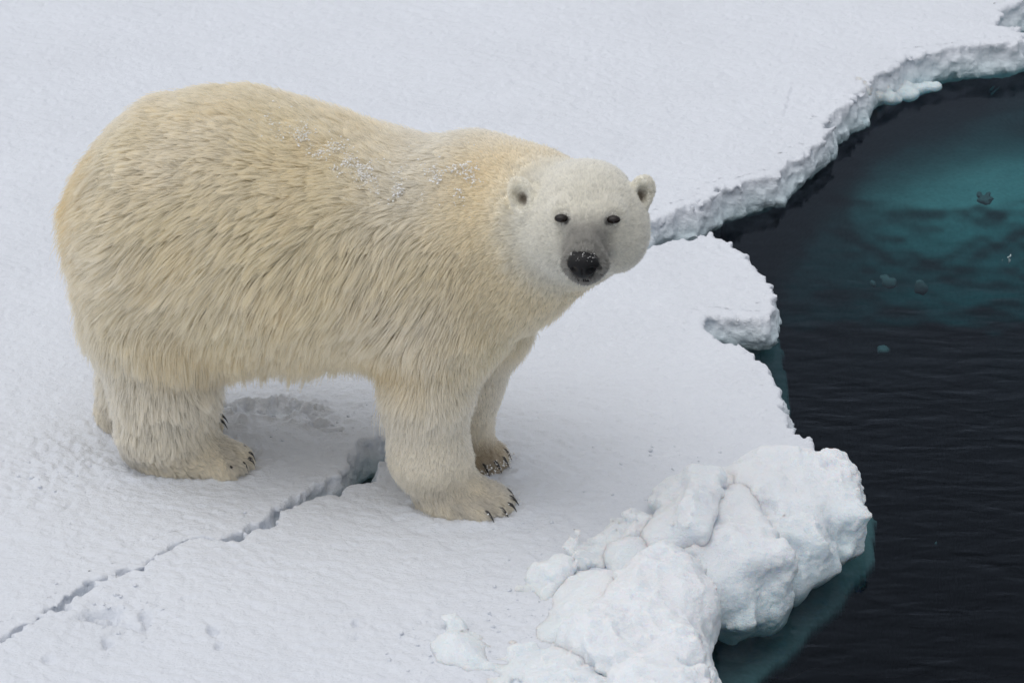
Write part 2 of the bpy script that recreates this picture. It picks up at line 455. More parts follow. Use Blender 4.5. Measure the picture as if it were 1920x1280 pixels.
def snow_top(X, Y, seed):
    z = 0.030 * fbm2(X * 0.9, Y * 0.6, 3, seed)
    # wind ripples running down to the right
    ca, sa = 0.92, -0.39
    U = X * ca + Y * sa; V = -X * sa + Y * ca
    U2 = U + 0.05 * fbm2(X * 3, Y * 3, 2, 91); V2 = V + 0.03 * fbm2(X * 4, Y * 4, 2, 92)
    a = 0.75 + 0.5 * fbm2(X * 1.3, Y * 1.1, 2, 93)
    rip = 1 - np.abs(noise2(U2 * 13, V2 * 36, 94)) * 1.6
    rip2 = noise2(U2 * 26, V2 * 58, 95)
    z += a * (0.0036 * rip + 0.0040 * rip2)
    z += 0.0028 * fbm2(X * 70, Y * 55, 2, 96)
    # trodden, slushy patches
    tr = (1.0 * spot(X, Y, 130, 862, 0.19, 0.22) + 0.7 * spot(X, Y, 210, 840, 0.12, 0.12) + 0.8 * spot(X, Y, 60, 925, 0.15, 0.15)
          + 0.9 * spot(X, Y, 620, 800, 0.16, 0.13) + 0.7 * spot(X, Y, 170, 1150, 0.2, 0.2) + 0.6 * spot(X, Y, 250, 1175, 0.1, 0.15) + 0.5 * spot(X, Y, 800, 1180, 0.3, 0.12) + 0.5 * spot(X, Y, 505, 860, .1, .08))
    tr = np.clip(tr, 0, 1)
    lump = np.abs(fbm2(X * 16, Y * 13, 3, 97))
    z += tr * (0.017 * lump - 0.007) + tr * 0.005 * fbm2(X * 55, Y * 45, 2, 98)
    # old paw print hollows behind the near hind leg
    for px, py, rx, ry, dep in ((520, 768, 0.13, 0.07, 0.040), (585, 780, 0.07, 0.05, 0.025), (600, 797, 0.03, 0.025, 0.022), (575, 770, .03, .03, .03), (630, 812, .03, .02, .015)):
        c = G(px, py)
        q = np.sqrt(((X - c[0]) / rx) ** 2 + ((Y - c[1]) / ry) ** 2) + 0.9 * fbm2(X * 16, Y * 14, 4, 99, 0.65)
        z -= dep * (1 - sstep(0.35, 1.15, q)) - dep * 0.25 * np.exp(-((q - 1.15) / 0.2) ** 2)
    # snow pushed up round the paws
    for px, py, rx, ry in ((880, 950, .20, .15), (885, 878, .16, .13), (360, 868, .26, .15), (330, 800, .26, .14)):
        c = G(px, py)
        q = np.sqrt(((X - c[0]) / rx) ** 2 + ((Y - c[1]) / ry) ** 2) + 0.25 * fbm2(X * 20, Y * 18, 3, 131)
        z += 0.009 * np.exp(-((q - 0.95) / 0.22) ** 2) * (0.6 + 0.8 * np.abs(noise2(X * 35, Y * 30, 132)))
    # small holes and hairline cracks near the lower left
    for px, py, r, dep in ((203, 1213, .022, .04), (400, 1191, .018, .04), (412, 1219, .012, .03), (668, 1174, .012, .03), (670, 1200, .012, .025), (92, 1247, .02, .02), (275, 1165, .02, .03), (240, 832, .012, .03), (162, 1027, .008, .01)):
        c = G(px, py)
        q = np.sqrt(((X - c[0]) / r) ** 2 + ((Y - c[1]) / (r * 1.6)) ** 2) + 0.6 * fbm2(X * 40, Y * 30, 2, 101)
        z -= 0.65 * dep * (1 - sstep(0.3, 1.3, q))
    for pts, w, dep in (([(150, 1165), (180, 1172), (215, 1178), (250, 1180), (270, 1195), (275, 1172), (268, 1160)], .012, .03),
                        ([(290, 1075), (330, 1110), (372, 1160), (400, 1190), (415, 1220), (450, 1235)], .004, .006),
                        ([(140, 1120), (175, 1092), (205, 1095), (235, 1083)], .010, .02),
                        ([(85, 1245), (130, 1238)], .006, .012), ([(630, 1220), (665, 1200), (690, 1170)], .006, .01),
                        ([(1468, 215), (1478, 190), (1485, 165), (1490, 150)], .006, .012), ([(170, 1160), (215, 1152), (208, 1175), (185, 1170)], .02, .05),
                        ([(300, 960), (250, 980), (190, 1000)], .005, .006), ([(200, 905), (150, 925), (120, 960)], .007, .01)):
        W = [G(*p)[:2] for p in pts]
        m = (X > min(w_[0] for w_ in W) - .1) & (X < max(w_[0] for w_ in W) + .1) & (Y > min(w_[1] for w_ in W) - .1) & (Y < max(w_[1] for w_ in W) + .1)
        xs, ys = X[m], Y[m]
        dd = np.full(xs.shape, 9.0)
        for i in range(len(W) - 1):
            ex, ey = W[i + 1] - W[i]
            t = np.clip(((xs - W[i][0]) * ex + (ys - W[i][1]) * ey) / (ex * ex + ey * ey), 0, 1)
            dd = np.minimum(dd, np.hypot(xs - W[i][0] - t * ex, ys - W[i][1] - t * ey))
        dd = dd + 0.006 * fbm2(xs * 40, ys * 40, 2, 103) + 0.003
        z[m] -= dep * np.exp(-(np.maximum(dd, 0) / w) ** 2) * (0.6 + 0.6 * noise2(xs * 15, ys * 15, 104))
    return z

RX0, RX1, RY0, RY1 = -1.90, 2.02, -2.50, 3.30
def jagged(X, Y, seed, rough):
    return (0.024 * fbm2(X * 15, Y * 12, 4, seed + 20, 0.7) + 0.015 * fbm2(X * 55, Y * 42, 2, seed + 25)) * (1 + 0.8 * rough(X, Y))

def rim(poly, seed, rough, h=0.0082):
    """the broken edge of a floe as a real solid: snowy lip, lumpy wall, undercut at the waterline"""
    xs = np.arange(RX0, RX1, h); ys = np.arange(RY0, RY1, h); zs = np.arange(-0.34, 0.062, h)
    X, Y = np.meshgrid(xs, ys, indexing='ij')
    d0 = poly_sd(X, Y, poly)
    near = (d0 > -0.13) & (d0 < 0.165)
    xf, yf = X.ravel()[near], Y.ravel()[near]
    jag = jagged(xf, yf, seed, rough); top = snow_top(xf, yf, seed)
    d0n = d0[near]
    crumb = np.exp(-np.maximum(d0n + jag, 0) / 0.05) * 0.010 * np.abs(fbm2(xf * 30, yf * 26, 3, seed + 40))
    top = top + crumb
    n, m = len(xf), len(zs)
    P = np.empty((n, m, 3)); P[..., 0] = xf[:, None]; P[..., 1] = yf[:, None]; P[..., 2] = zs[None]
    Z = P[..., 2]
    dep = top[:, None] - Z
    dd = d0n[:, None] + jag[:, None] * (1 - 0.75 * sstep(0.0, 0.05, dep))
    dd = dd - 1.6 * np.maximum(WZ - 0.015 - Z, 0) + 0.022 * sstep(0.02, 0.09, dep)      # undercut below the water, a foot above it
    wall = (np.abs(dd) < 0.07) & (dep > -0.03)
    pw = P[wall]
    lum = np.zeros((n, m))
    lum[wall] = 0.024 * fbm3(pw * np.array([11, 11, 16]), 3, seed + 50, 0.6) + 0.010 * (0.4 - 1.5 * np.abs(noise3(pw * 27, seed + 56))) + 0.006 * (0.4 - 1.5 * np.abs(noise3(pw * 60, seed + 57)))
    f = -(dd + lum * sstep(-0.01, 0.03, dep))
    g = Z - top[:, None]
    k = 0.016
    hh = np.clip(0.5 + 0.5 * (f - g) / k, 0, 1)
    F2 = g * (1 - hh) + f * hh + k * hh * (1 - hh)
    F2 += 0.0035 * sstep(0.058, 0.080, d0n + jag)[:, None]
    Fv = np.full((len(xs) * len(ys), m), 1.0, dtype=np.float32)
    Fv[near] = F2
    Fv = Fv.reshape(len(xs), len(ys), m)
    V, Q = nets_core(Fv, np.array([xs[0], ys[0], zs[0]]), h)
    dv = poly_sd(V[:, 0], V[:, 1], poly)
    dj = dv + jagged(V[:, 0], V[:, 1], seed, rough)
    ok = (dj < 0.088) & (dv > -0.122) & (dv < 0.155)
    Q = Q[ok[Q].all(axis=1)]
    used = np.unique(Q); mp = -np.ones(len(V), dtype=np.int64); mp[used] = np.arange(len(used))
    return V[used], mp[Q]

def build_floe(name, poly, seed, rough):
    xs = axis(-1.95, 2.02, 0.0066); ys = axis(-2.55, 3.35, 0.0088)
    X, Y = np.meshgrid(xs, ys, indexing='ij'); sh = X.shape
    d = poly_sd(X, Y, poly).reshape(sh)
    jag = 0.024 * fbm2(X * 15, Y * 12, 4, seed + 20, 0.7) + 0.015 * fbm2(X * 55, Y * 42, 2, seed + 25)
    farfade = np.exp(-np.maximum(np.hypot(X, Y) - 6, 0) / 3)
    gx = np.gradient(d, xs, axis=0); gy = np.gradient(d, ys, axis=1)
    d = d + jag * (1 + 0.8 * rough(X, Y)) * farfade
    # smoothed inward direction
    for _ in range(6):
        for A in (gx, gy):
            A[1:-1] = (A[:-2] + A[1:-1] + A[2:]) / 3; A[:, 1:-1] = (A[:, :-2] + A[:, 1:-1] + A[:, 2:]) / 3
    gl = np.hypot(gx, gy) + 1e-6; gx /= gl; gy /= gl
    wbm = 0.06
    top = snow_top(X.ravel(), Y.ravel(), seed).reshape(sh)
    t = np.clip(-d / wbm, 0, 1)
    lip = np.exp(-np.maximum(d, 0) / 0.014)
    crumb = np.exp(-np.maximum(d, 0) / 0.05) * 0.010 * np.abs(fbm2(X * 30, Y * 26, 3, seed + 40))
    z = top - 0.012 * lip + crumb * (d > 0) + crumb * (1 - t) * (d <= 0)
    z = z - 0.22 * t
    out = np.maximum(-d - wbm, 0)
    z = z - out * 1.5
    lump = (0.020 * fbm3(np.stack([X.ravel() * 14, Y.ravel() * 14, z.ravel() * 26], 1), 3, seed + 50, 0.65) + 0.012 * (0.5 - 1.6 * np.abs(noise3(np.stack([X.ravel() * 34, Y.ravel() * 34, z.ravel() * 40], 1), seed + 56)))).reshape(sh)
    jagf = jag * (1 + 0.8 * rough(X, Y)) * farfade
    dt = np.where(d < 0, -0.018 * np.sin(np.pi * t) + lump * np.sqrt(t) - 0.012 * t + jagf * sstep(0.0, 0.22, t) + 0.14 * sstep(0.5, 1.0, t), 0)
    shift = np.where(d < 0, np.where(d > -wbm, dt - d, dt + wbm + out * 2.6), 0)
    Xn = X + gx * shift; Yn = Y + gy * shift
    inreg = (X > RX0 + 0.01) & (X < RX1 - 0.01) & (Y > RY0 + 0.01) & (Y < RY1 - 0.01)
    keep = np.where(inreg, d > 0.050, d > -0.07)
    kq = keep[:-1, :-1] & keep[1:, :-1] & keep[1:, 1:] & keep[:-1, 1:]
    idx = np.arange(X.size).reshape(sh)
    Q = np.stack([idx[:-1, :-1], idx[1:, :-1], idx[1:, 1:], idx[:-1, 1:]], -1)[kq]
    used = np.unique(Q); mp = -np.ones(X.size, dtype=np.int64); mp[used] = np.arange(len(used))
    V = np.stack([Xn.ravel(), Yn.ravel(), z.ravel()], 1)[used]
    F = mp[Q]
    RV, RQ = rim(poly, seed, rough)
    V = np.concatenate([V, RV]); F = np.concatenate([F, RQ + len(V) - len(RV)])
    return mesh_np(name, V, F, M_floe)

floeA = build_floe('ice_floe', polyA, 200, lambda X, Y: sstep(0.0, 1.5, Y) * 0.6)
tag(floeA, kind='structure')
floeB = build_floe('ice_floe', polyB, 300, lambda X, Y: 0 * X)
tag(floeB, kind='structure')

# ------------------------------------------------------------------ submerged ice, seen through the water
def ledge(pts, zt, soft, drop, namp=0.05, nsc=2.0, tilt=0.0, hole=None, step=0.03, mat=None):
    P = [G(px, py, zt)[:2] for px, py in pts]
    A = np.array(P)
    xs = np.arange(A[:, 0].min() - 0.1, A[:, 0].max() + 0.1, step); ys = np.arange(A[:, 1].min() - 0.1, A[:, 1].max() + 0.1, step)
    X, Y = np.meshgrid(xs, ys, indexing='ij'); sh = X.shape
    d = poly_sd(X, Y, P).reshape(sh) + namp * fbm2(X * nsc, Y * nsc, 3, 411)
    t = np.clip(1 - d / soft, 0, 1)
    z = zt - drop * t ** 2 + 0.03 * fbm2(X * 5, Y * 5, 4, 420) - tilt * (A[:, 1].max() - Y)
    if hole: z = z - 1.4 * spot(X, Y, *hole)
    keep = d > 0
    idx = np.arange(X.size).reshape(sh)
    Q = np.stack([idx[:-1, :-1], idx[1:, :-1], idx[1:, 1:], idx[:-1, 1:]], -1)[keep[:-1, :-1] & keep[1:, :-1] & keep[1:, 1:] & keep[:-1, 1:]]
    top = np.stack([X.ravel(), Y.ravel(), z.ravel()], 1)
    th = 0.04 + 0.05 * (1 - t.ravel())
    bot = top - np.stack([0 * th, 0 * th, th], 1)
    n = X.size
    # closed body: top, underside and rim
    e = {}
    E = np.concatenate([Q[:, [i, (i + 1) % 4]] for i in range(4)])
    key = E[:, 0] * n + E[:, 1]; rev = E[:, 1] * n + E[:, 0]
    rim = E[~np.isin(key, rev)]
    side = np.stack([rim[:, 1], rim[:, 0], rim[:, 0] + n, rim[:, 1] + n], 1)
    F = np.concatenate([Q, Q[:, ::-1] + n, side])
    V = np.concatenate([top, bot])
    used = np.unique(F); mp = -np.ones(len(V), dtype=np.int64); mp[used] = np.arange(len(used))
    return tag(mesh_np('submerged_ice', V[used], mp[F], mat or M_subice), kind='structure')
# wide pale shelf under the far lead, foot of the near floe under the blocks, foot at the notch, tongue below the slush
def shelf():
    far = [(1380, 700), (1380, 510), (1450, 415), (1525, 345), (1565, 270), (1640, 215), (1770, 170), (1900, 130), (2100, 90), (2600, 60), (2600, 700)]
    a = np.arange(1360, 2420, 9.0); b = np.arange(90, 640, 6.0)
    A, B = np.meshgrid(a, b, indexing='ij'); sh = A.shape
    d = poly_sd(A, B, far).reshape(sh) + 16 * fbm2(A / 90, B / 50, 3, 411)
    m = sstep(-50, 95, d)
    low = 385 + 25 * fbm2(A / 160, A * 0, 2, 413)
    Z = -0.47 - 0.0017 * np.maximum(B - low, 0) - 0.33 * (1 - m) - 0.16 * np.exp(-(((A - 1935) / 80) ** 2 + ((B - 232) / 45) ** 2)) + 0.02 * fbm2(A / 60, B / 30, 3, 412)
    V = np.array([G(x, y, z) for x, y, z in zip(A.ravel(), B.ravel(), Z.ravel())])
    idx = np.arange(A.size).reshape(sh)
    Q = np.stack([idx[:-1, :-1], idx[:-1, 1:], idx[1:, 1:], idx[1:, :-1]], -1).reshape(-1, 4)
    n = len(V)
    ring = np.concatenate([idx[:, 0], idx[-1, 1:], idx[-2::-1, -1], idx[0, -2:0:-1]])
    S = np.stack([ring, np.roll(ring, -1), np.roll(ring, -1) + n, ring + n], 1)
    V2 = V.copy(); V2[:, 2] = -2.4
    return tag(mesh_np('submerged_ice', np.concatenate([V, V2]), np.concatenate([Q, S]), M_subice), kind='structure')
shelf()
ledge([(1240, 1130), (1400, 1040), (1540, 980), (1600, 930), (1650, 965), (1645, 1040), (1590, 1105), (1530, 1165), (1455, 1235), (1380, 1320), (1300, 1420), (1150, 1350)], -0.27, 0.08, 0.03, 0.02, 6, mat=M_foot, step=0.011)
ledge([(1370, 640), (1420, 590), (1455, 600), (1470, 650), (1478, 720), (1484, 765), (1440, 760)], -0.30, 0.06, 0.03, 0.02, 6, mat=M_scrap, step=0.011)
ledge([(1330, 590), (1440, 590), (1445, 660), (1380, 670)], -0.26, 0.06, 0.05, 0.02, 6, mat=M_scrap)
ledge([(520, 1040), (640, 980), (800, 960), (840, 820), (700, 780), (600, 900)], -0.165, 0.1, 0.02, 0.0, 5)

# ------------------------------------------------------------------ snow blocks on the near corner
def rotm(rx, ry, rz):
    from mathutils import Euler
    return np.array(Euler((math.radians(rx), math.radians(ry), math.radians(rz))).to_matrix()).T
def block(name, label, prims, seed, amp=0.02, res=0.0068, k=0.05, cut=None, cat='snow block', group='snow blocks piled on the floe edge', mat=None, chunks=7):
    r_ = np.random.default_rng(seed)
    small = []
    for kind, c, r, M in prims:                 # broken chunks frozen onto the block
        for _ in range(chunks):
            d = r_.normal(size=3); d /= np.linalg.norm(d); d[2] = abs(d[2]) * 0.8 - 0.15
            q = np.asarray(c) + d * np.asarray(r) * (0.92 if kind == 'e' else 0.85)
            a = 0.014 + 0.034 * r_.random() ** 1.6
            small.append((q, (a, a * (0.7 + 0.5 * r_.random()), a * (0.6 + 0.4 * r_.random())), rotm(*(r_.random(3) * 180))))
    lo = np.min([np.asarray(c) - max(r) * 1.3 - 0.05 for _, c, r, _ in prims], 0)
    hi = np.max([np.asarray(c) + max(r) * 1.3 + 0.05 for _, c, r, _ in prims], 0)
    def fn(P):
        w = 0.045 * np.stack([fbm3(P * 4.2 + 9 * i, 2, seed + i) for i in range(3)], 1)
        Pw = P + w
        f = None
        for kind, c, r, M in prims:
            g = ellip(Pw, c, r, M) if kind == 'e' else rbox(Pw, c, r, min(r) * 0.55, M)
            f = g if f is None else smin(f, g, k)
        for q, rr, MM in small:
            m_ = np.sum((Pw - q) ** 2, 1) < (max(rr) * 2.2) ** 2
            if m_.any(): f[m_] = smin(f[m_], rbox(Pw[m_], q, rr, min(rr) * 0.4, MM), 0.014)
        n = fbm3(P * 6.5, 3, seed + 30, 0.5)
        pit = sstep(-0.35, 0.35, fbm3(P * 4, 2, seed + 60))            # crumbly here, smooth there
        b1 = 0.4 - np.abs(noise3(P * 15 + 0.6 * n[:, None], seed + 44)) * 1.5
        b2 = 0.4 - np.abs(noise3(P * 38, seed + 46)) * 1.5
        f = f - amp * n - (0.005 + 0.009 * pit) * b1 - (0.0015 + 0.005 * pit) * b2 - (0.0012 + 0.0045 * pit) * noise3(P * 85, seed + 48)
        if cut is not None: f = np.maximum(f, cut - P[:, 2])
        return f
    V, Q = surface_nets(fn, lo, hi, res, 4)
    V = relax(V, Q, 1, 0.35)
    base = np.array([V[:, 0].mean(), V[:, 1].mean(), V[:, 2].min()])
    o = mesh_np(name, V, Q, mat or M_block, origin=base)
    tag(o, label, cat, group)
    return o

def c_(px, py, z): return G(px, py, z)

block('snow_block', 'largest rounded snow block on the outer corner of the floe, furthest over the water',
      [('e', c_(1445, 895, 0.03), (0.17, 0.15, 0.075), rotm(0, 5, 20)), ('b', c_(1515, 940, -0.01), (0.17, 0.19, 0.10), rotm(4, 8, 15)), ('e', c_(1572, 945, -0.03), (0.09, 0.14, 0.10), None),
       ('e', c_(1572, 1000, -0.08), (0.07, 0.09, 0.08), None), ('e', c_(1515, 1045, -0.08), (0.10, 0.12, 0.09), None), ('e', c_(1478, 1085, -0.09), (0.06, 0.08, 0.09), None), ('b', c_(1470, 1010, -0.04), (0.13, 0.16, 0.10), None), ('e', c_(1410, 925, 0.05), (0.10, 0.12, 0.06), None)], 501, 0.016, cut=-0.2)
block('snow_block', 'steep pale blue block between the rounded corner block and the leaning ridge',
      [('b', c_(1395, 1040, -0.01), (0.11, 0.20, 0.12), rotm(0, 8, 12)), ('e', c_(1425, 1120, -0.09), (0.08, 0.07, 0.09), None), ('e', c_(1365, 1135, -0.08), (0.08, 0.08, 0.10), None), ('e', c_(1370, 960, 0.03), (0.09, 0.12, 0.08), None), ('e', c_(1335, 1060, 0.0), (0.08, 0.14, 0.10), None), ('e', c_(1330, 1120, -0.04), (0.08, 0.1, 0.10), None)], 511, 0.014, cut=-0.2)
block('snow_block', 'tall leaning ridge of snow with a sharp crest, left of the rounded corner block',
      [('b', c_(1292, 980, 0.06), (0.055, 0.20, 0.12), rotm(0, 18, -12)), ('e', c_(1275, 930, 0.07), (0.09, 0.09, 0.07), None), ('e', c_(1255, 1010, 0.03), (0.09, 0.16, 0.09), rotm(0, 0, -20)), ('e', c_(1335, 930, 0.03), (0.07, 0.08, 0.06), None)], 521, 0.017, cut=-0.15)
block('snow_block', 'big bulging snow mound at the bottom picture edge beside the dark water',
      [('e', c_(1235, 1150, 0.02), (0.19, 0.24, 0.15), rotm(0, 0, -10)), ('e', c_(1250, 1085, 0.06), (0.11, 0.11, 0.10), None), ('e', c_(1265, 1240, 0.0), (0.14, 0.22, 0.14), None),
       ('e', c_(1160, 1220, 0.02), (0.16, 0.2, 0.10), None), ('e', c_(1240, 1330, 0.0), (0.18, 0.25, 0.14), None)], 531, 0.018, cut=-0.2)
block('snow_block', 'low round snow lump at the left end of the pile, nearest the bear\'s front paws',
      [('e', c_(1048, 1078, 0.01), (0.07, 0.08, 0.055), None), ('e', c_(1012, 1115, 0.0), (0.05, 0.07, 0.04), None)], 541, 0.022, cut=-0.06)
block('snow_block', 'small flattened snow lump between the low round lump and the leaning ridge',
      [('e', c_(1115, 1050, 0.0), (0.09, 0.09, 0.04), None), ('e', c_(1170, 1015, 0.01), (0.09, 0.10, 0.045), None)], 551, 0.022, cut=-0.06)
block('snow_block', 'slumped soft snow block behind the bottom mound with a pale blue hollow beside it',
      [('e', c_(1120, 1130, 0.01), (0.14, 0.13, 0.075), None), ('e', c_(1080, 1185, 0.0), (0.14, 0.13, 0.06), None), ('e', c_(1190, 1060, 0.02), (0.11, 0.12, 0.07), None)], 561, 0.020, cut=-0.08)
block('snow_block', 'broken low snow heap at the bottom left of the pile, cut by the picture edge',
      [('e', c_(850, 1225, -0.01), (0.07, 0.13, 0.035), None), ('e', c_(930, 1250, -0.01), (0.12, 0.16, 0.045), None), ('e', c_(1030, 1240, 0.01), (0.15, 0.16, 0.06), None), ('e', c_(1090, 1300, 0.01), (0.18, 0.16, 0.07), None)], 571, 0.030, cut=-0.08)
block('snow_block', 'slushy snow ledge jutting from the far floe into the teal water',
      [('e', c_(x, y, zz), (rr, rr * 1.2, rr * 0.7), None) for x, y, zz, rr in ((1628, 158, -.06, .06), (1640, 172, -.08, .05), (1655, 160, -.075, .05), (1668, 176, -.10, .045), (1672, 152, -.08, .045), (1688, 165, -.10, .04), (1700, 152, -.09, .035),
        (1706, 172, -.11, .035), (1722, 160, -.11, .03), (1736, 158, -.115, .022), (1650, 184, -.11, .03), (1612, 172, -.05, .06), (1690, 182, -.115, .025), (1745, 165, -.12, .018))], 581, 0.012, cut=-0.2, k=0.012, chunks=0, group='snow ledges on the far floe')

# floating and submerged scraps of ice
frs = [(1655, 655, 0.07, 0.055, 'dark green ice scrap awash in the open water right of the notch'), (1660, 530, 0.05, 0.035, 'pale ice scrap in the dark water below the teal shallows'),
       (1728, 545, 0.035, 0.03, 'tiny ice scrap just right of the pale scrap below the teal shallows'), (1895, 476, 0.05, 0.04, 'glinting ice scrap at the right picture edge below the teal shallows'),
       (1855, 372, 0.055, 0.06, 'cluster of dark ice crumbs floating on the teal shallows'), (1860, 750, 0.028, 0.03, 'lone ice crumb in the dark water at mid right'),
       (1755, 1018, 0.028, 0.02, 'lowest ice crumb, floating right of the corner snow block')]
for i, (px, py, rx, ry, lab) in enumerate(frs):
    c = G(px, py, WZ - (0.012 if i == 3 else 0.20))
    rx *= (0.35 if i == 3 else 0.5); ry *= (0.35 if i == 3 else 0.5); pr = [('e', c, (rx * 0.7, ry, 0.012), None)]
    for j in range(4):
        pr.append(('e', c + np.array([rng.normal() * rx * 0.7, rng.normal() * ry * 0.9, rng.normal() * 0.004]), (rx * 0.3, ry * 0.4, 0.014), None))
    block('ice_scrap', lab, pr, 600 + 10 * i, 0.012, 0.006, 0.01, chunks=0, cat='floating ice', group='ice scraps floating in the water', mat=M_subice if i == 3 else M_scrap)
# loose crumbs of snow fallen round the blocks and along the lips of crack and lead
def crumbs():
    ico = np.array([(0, 0, 1), (.89, 0, .45), (.28, .85, .45), (-.72, .53, .45), (-.72, -.53, .45), (.28, -.85, .45), (.72, .53, -.45), (-.28, .85, -.45), (-.89, 0, -.45), (-.28, -.85, -.45), (.72, -.53, -.45), (0, 0, -1)])
    icf = np.array([(0, 1, 2), (0, 2, 3), (0, 3, 4), (0, 4, 5), (0, 5, 1), (1, 6, 2), (2, 7, 3), (3, 8, 4), (4, 9, 5), (5, 10, 1), (6, 7, 2), (7, 8, 3), (8, 9, 4), (9, 10, 5), (10, 6, 1), (11, 7, 6), (11, 8, 7), (11, 9, 8), (11, 10, 9), (11, 6, 10)])
    V = []; F = []
    zones = [((1000, 1060), 50, 50, 40), ((1100, 1010), 80, 30, 40), ((1200, 930), 40, 50, 25), ((930, 1190), 80, 40, 60), ((800, 1230), 60, 30, 40), ((1330, 870), 70, 20, 30),
             ((180, 1120), 50, 35, 60), ((240, 1160), 40, 25, 40), ((520, 985), 80, 30, 25), ((100, 870), 80, 50, 60), ((560, 790), 80, 20, 40)]
    for (cx, cy), sx, sy, n in zones:
        for _ in range(n):
            p = G(cx + rng.normal() * sx, cy + rng.normal() * sy)
            r = 0.0018 + 0.006 * rng.random() ** 5
            q = ico * (1 + 0.3 * rng.standard_normal((12, 1)).clip(-1, 1)) * r * np.array([1.1, 1, .75])
            V.append(np.array([p[0], p[1], 0.0])); F.append((q, r))
    P = np.array(V)
    dA = poly_sd(P[:, 0], P[:, 1], polyA); dB = poly_sd(P[:, 0], P[:, 1], polyB)
    zA = snow_top(P[:, 0], P[:, 1], 200); zB = snow_top(P[:, 0], P[:, 1], 300)
    VV = []; FF = []
    for i, (q, r) in enumerate(F):
        if max(dA[i], dB[i]) < 0.045: continue
        z = zA[i] if dA[i] > dB[i] else zB[i]
        FF.append(icf + 12 * len(VV)); VV.append(q + np.array([P[i, 0], P[i, 1], z + r * 0.35]))
    o = mesh_np('snow_crumbs', np.concatenate(VV), np.concatenate(FF), M_floe, origin=G(1000, 1060))
    tag(o, 'loose crumbs of snow scattered on the ice round the snow blocks and the crack', 'snow crumbs', kind='stuff')
crumbs()
# ------------------------------------------------------------------ the bear
bear = bpy.data.objects.new('polar_bear', None); link(bear)
bear.location = G(560, 880); bear.empty_display_size = 0.3
tag(bear, 'cream furred polar bear standing across the ice crack, head turned to the viewer', 'polar bear')

RM = 0.5 * (G(340, 862) + G(285, 790)); FM = 0.5 * (G(835, 935) + G(860, 855))
AXD = (FM - RM); AXL = np.linalg.norm(AXD[:2]); AXD = AXD / AXL; AXD[2] = 0
LAT = np.array([-AXD[1], AXD[0], 0])          # away from the camera
SC = FPX / DIST

# torso sections: px of the section's middle, silhouette top and bottom, half width, fur margins
sect = [(300, 168, 650, .36, .020, .04), (370, 152, 675, .38, .018, .045), (450, 153, 688, .39, .022, .055), (550, 178, 688, .39, .03, .06), (650, 214, 686, .375, .025, .06),
        (750, 245, 680, .34, .02, .05), (830, 258, 660, .31, .015, .03), (890, 258, 640, .285, .012, .03), (950, 268, 620, .26, .012, .03), (1010, 290, 600, .22, .012, .03)]
us, zcs, Hs, Ws = [], [], [], []
for px, tp, bt, W, ft, fb in sect:
    u = ((px - 960) / SC - RM[0]) / AXD[0]
    for _ in range(3):
        y = RM[1] + u * AXD[1]
        q = WY(px, (tp + bt) / 2, y)
        u = (q[0] - RM[0]) / AXD[0]
    pt = WY(px, tp, y); pb = WY(px, bt, y)
    t_ = (pt @ UP) - ft; b_ = (pb @ UP) + fb
    cen = 0.5 * (t_ + b_); S_ = 0.5 * (t_ - b_)
    zc = (cen - y * UP[1]) / UP[2]
    H = math.sqrt(max(S_ * S_ - (W * UP[1]) ** 2, 0.01)) / UP[2]
    us.append(u); zcs.append(zc); Hs.append(H); Ws.append(W)
us = np.array(us)
print('torso', np.round(us, 2), np.round(zcs, 2), np.round(Hs, 2))
def smooth_tab(tab):
    uu = np.linspace(us[0], us[-1], 120); v = np.interp(uu, us, tab)
    kern = np.hanning(13); kern /= kern.sum()
    v = np.convolve(np.pad(v, 6, mode='reflect', reflect_type='odd'), kern, 'valid')
    return uu, v
tz, tH, tW = smooth_tab(zcs), smooth_tab(Hs), smooth_tab(Ws)
U0, U1 = us[0], us[-1]
CAP0, CAP1 = 0.29, 0.16
def torso(P):
    Q = P - RM
    u = Q @ AXD; w = Q @ LAT; z = P[:, 2]
    zc = np.interp(u, *tz) - 0.11 * np.maximum(U0 - u, 0); H = np.interp(u, *tH); W = np.interp(u, *tW)
    e = np.maximum((U0 - u) / CAP0, 0) + np.maximum((u - U1) / CAP1, 0)
    c = np.clip(1 - np.clip(e, 0, 1) ** 1.55, 0.0003, 1) ** (1 / 1.55)
    Wc = W * c; Hc = H * c
    dz = z - zc
    # flatter flank, broad back
    n = 2.25
    Hc = np.where(dz < 0, Hc * (1 - 0.32 * np.clip((U0 - u) / CAP0, 0, 1)), Hc)
    q = (np.abs(w / Wc) ** n + np.abs(dz / Hc) ** n) ** (1 / n)
    f = (q - 1) * np.minimum(Wc, Hc)
    return np.where(e >= 1, np.maximum(f, 0.02) + (e - 1) * 0.13, f)

def at(px, py, foot, lat=0.0):       # a joint of a leg: on the ray of the pixel, in the depth of its foot
    return WY(px, py, foot[1] + lat)

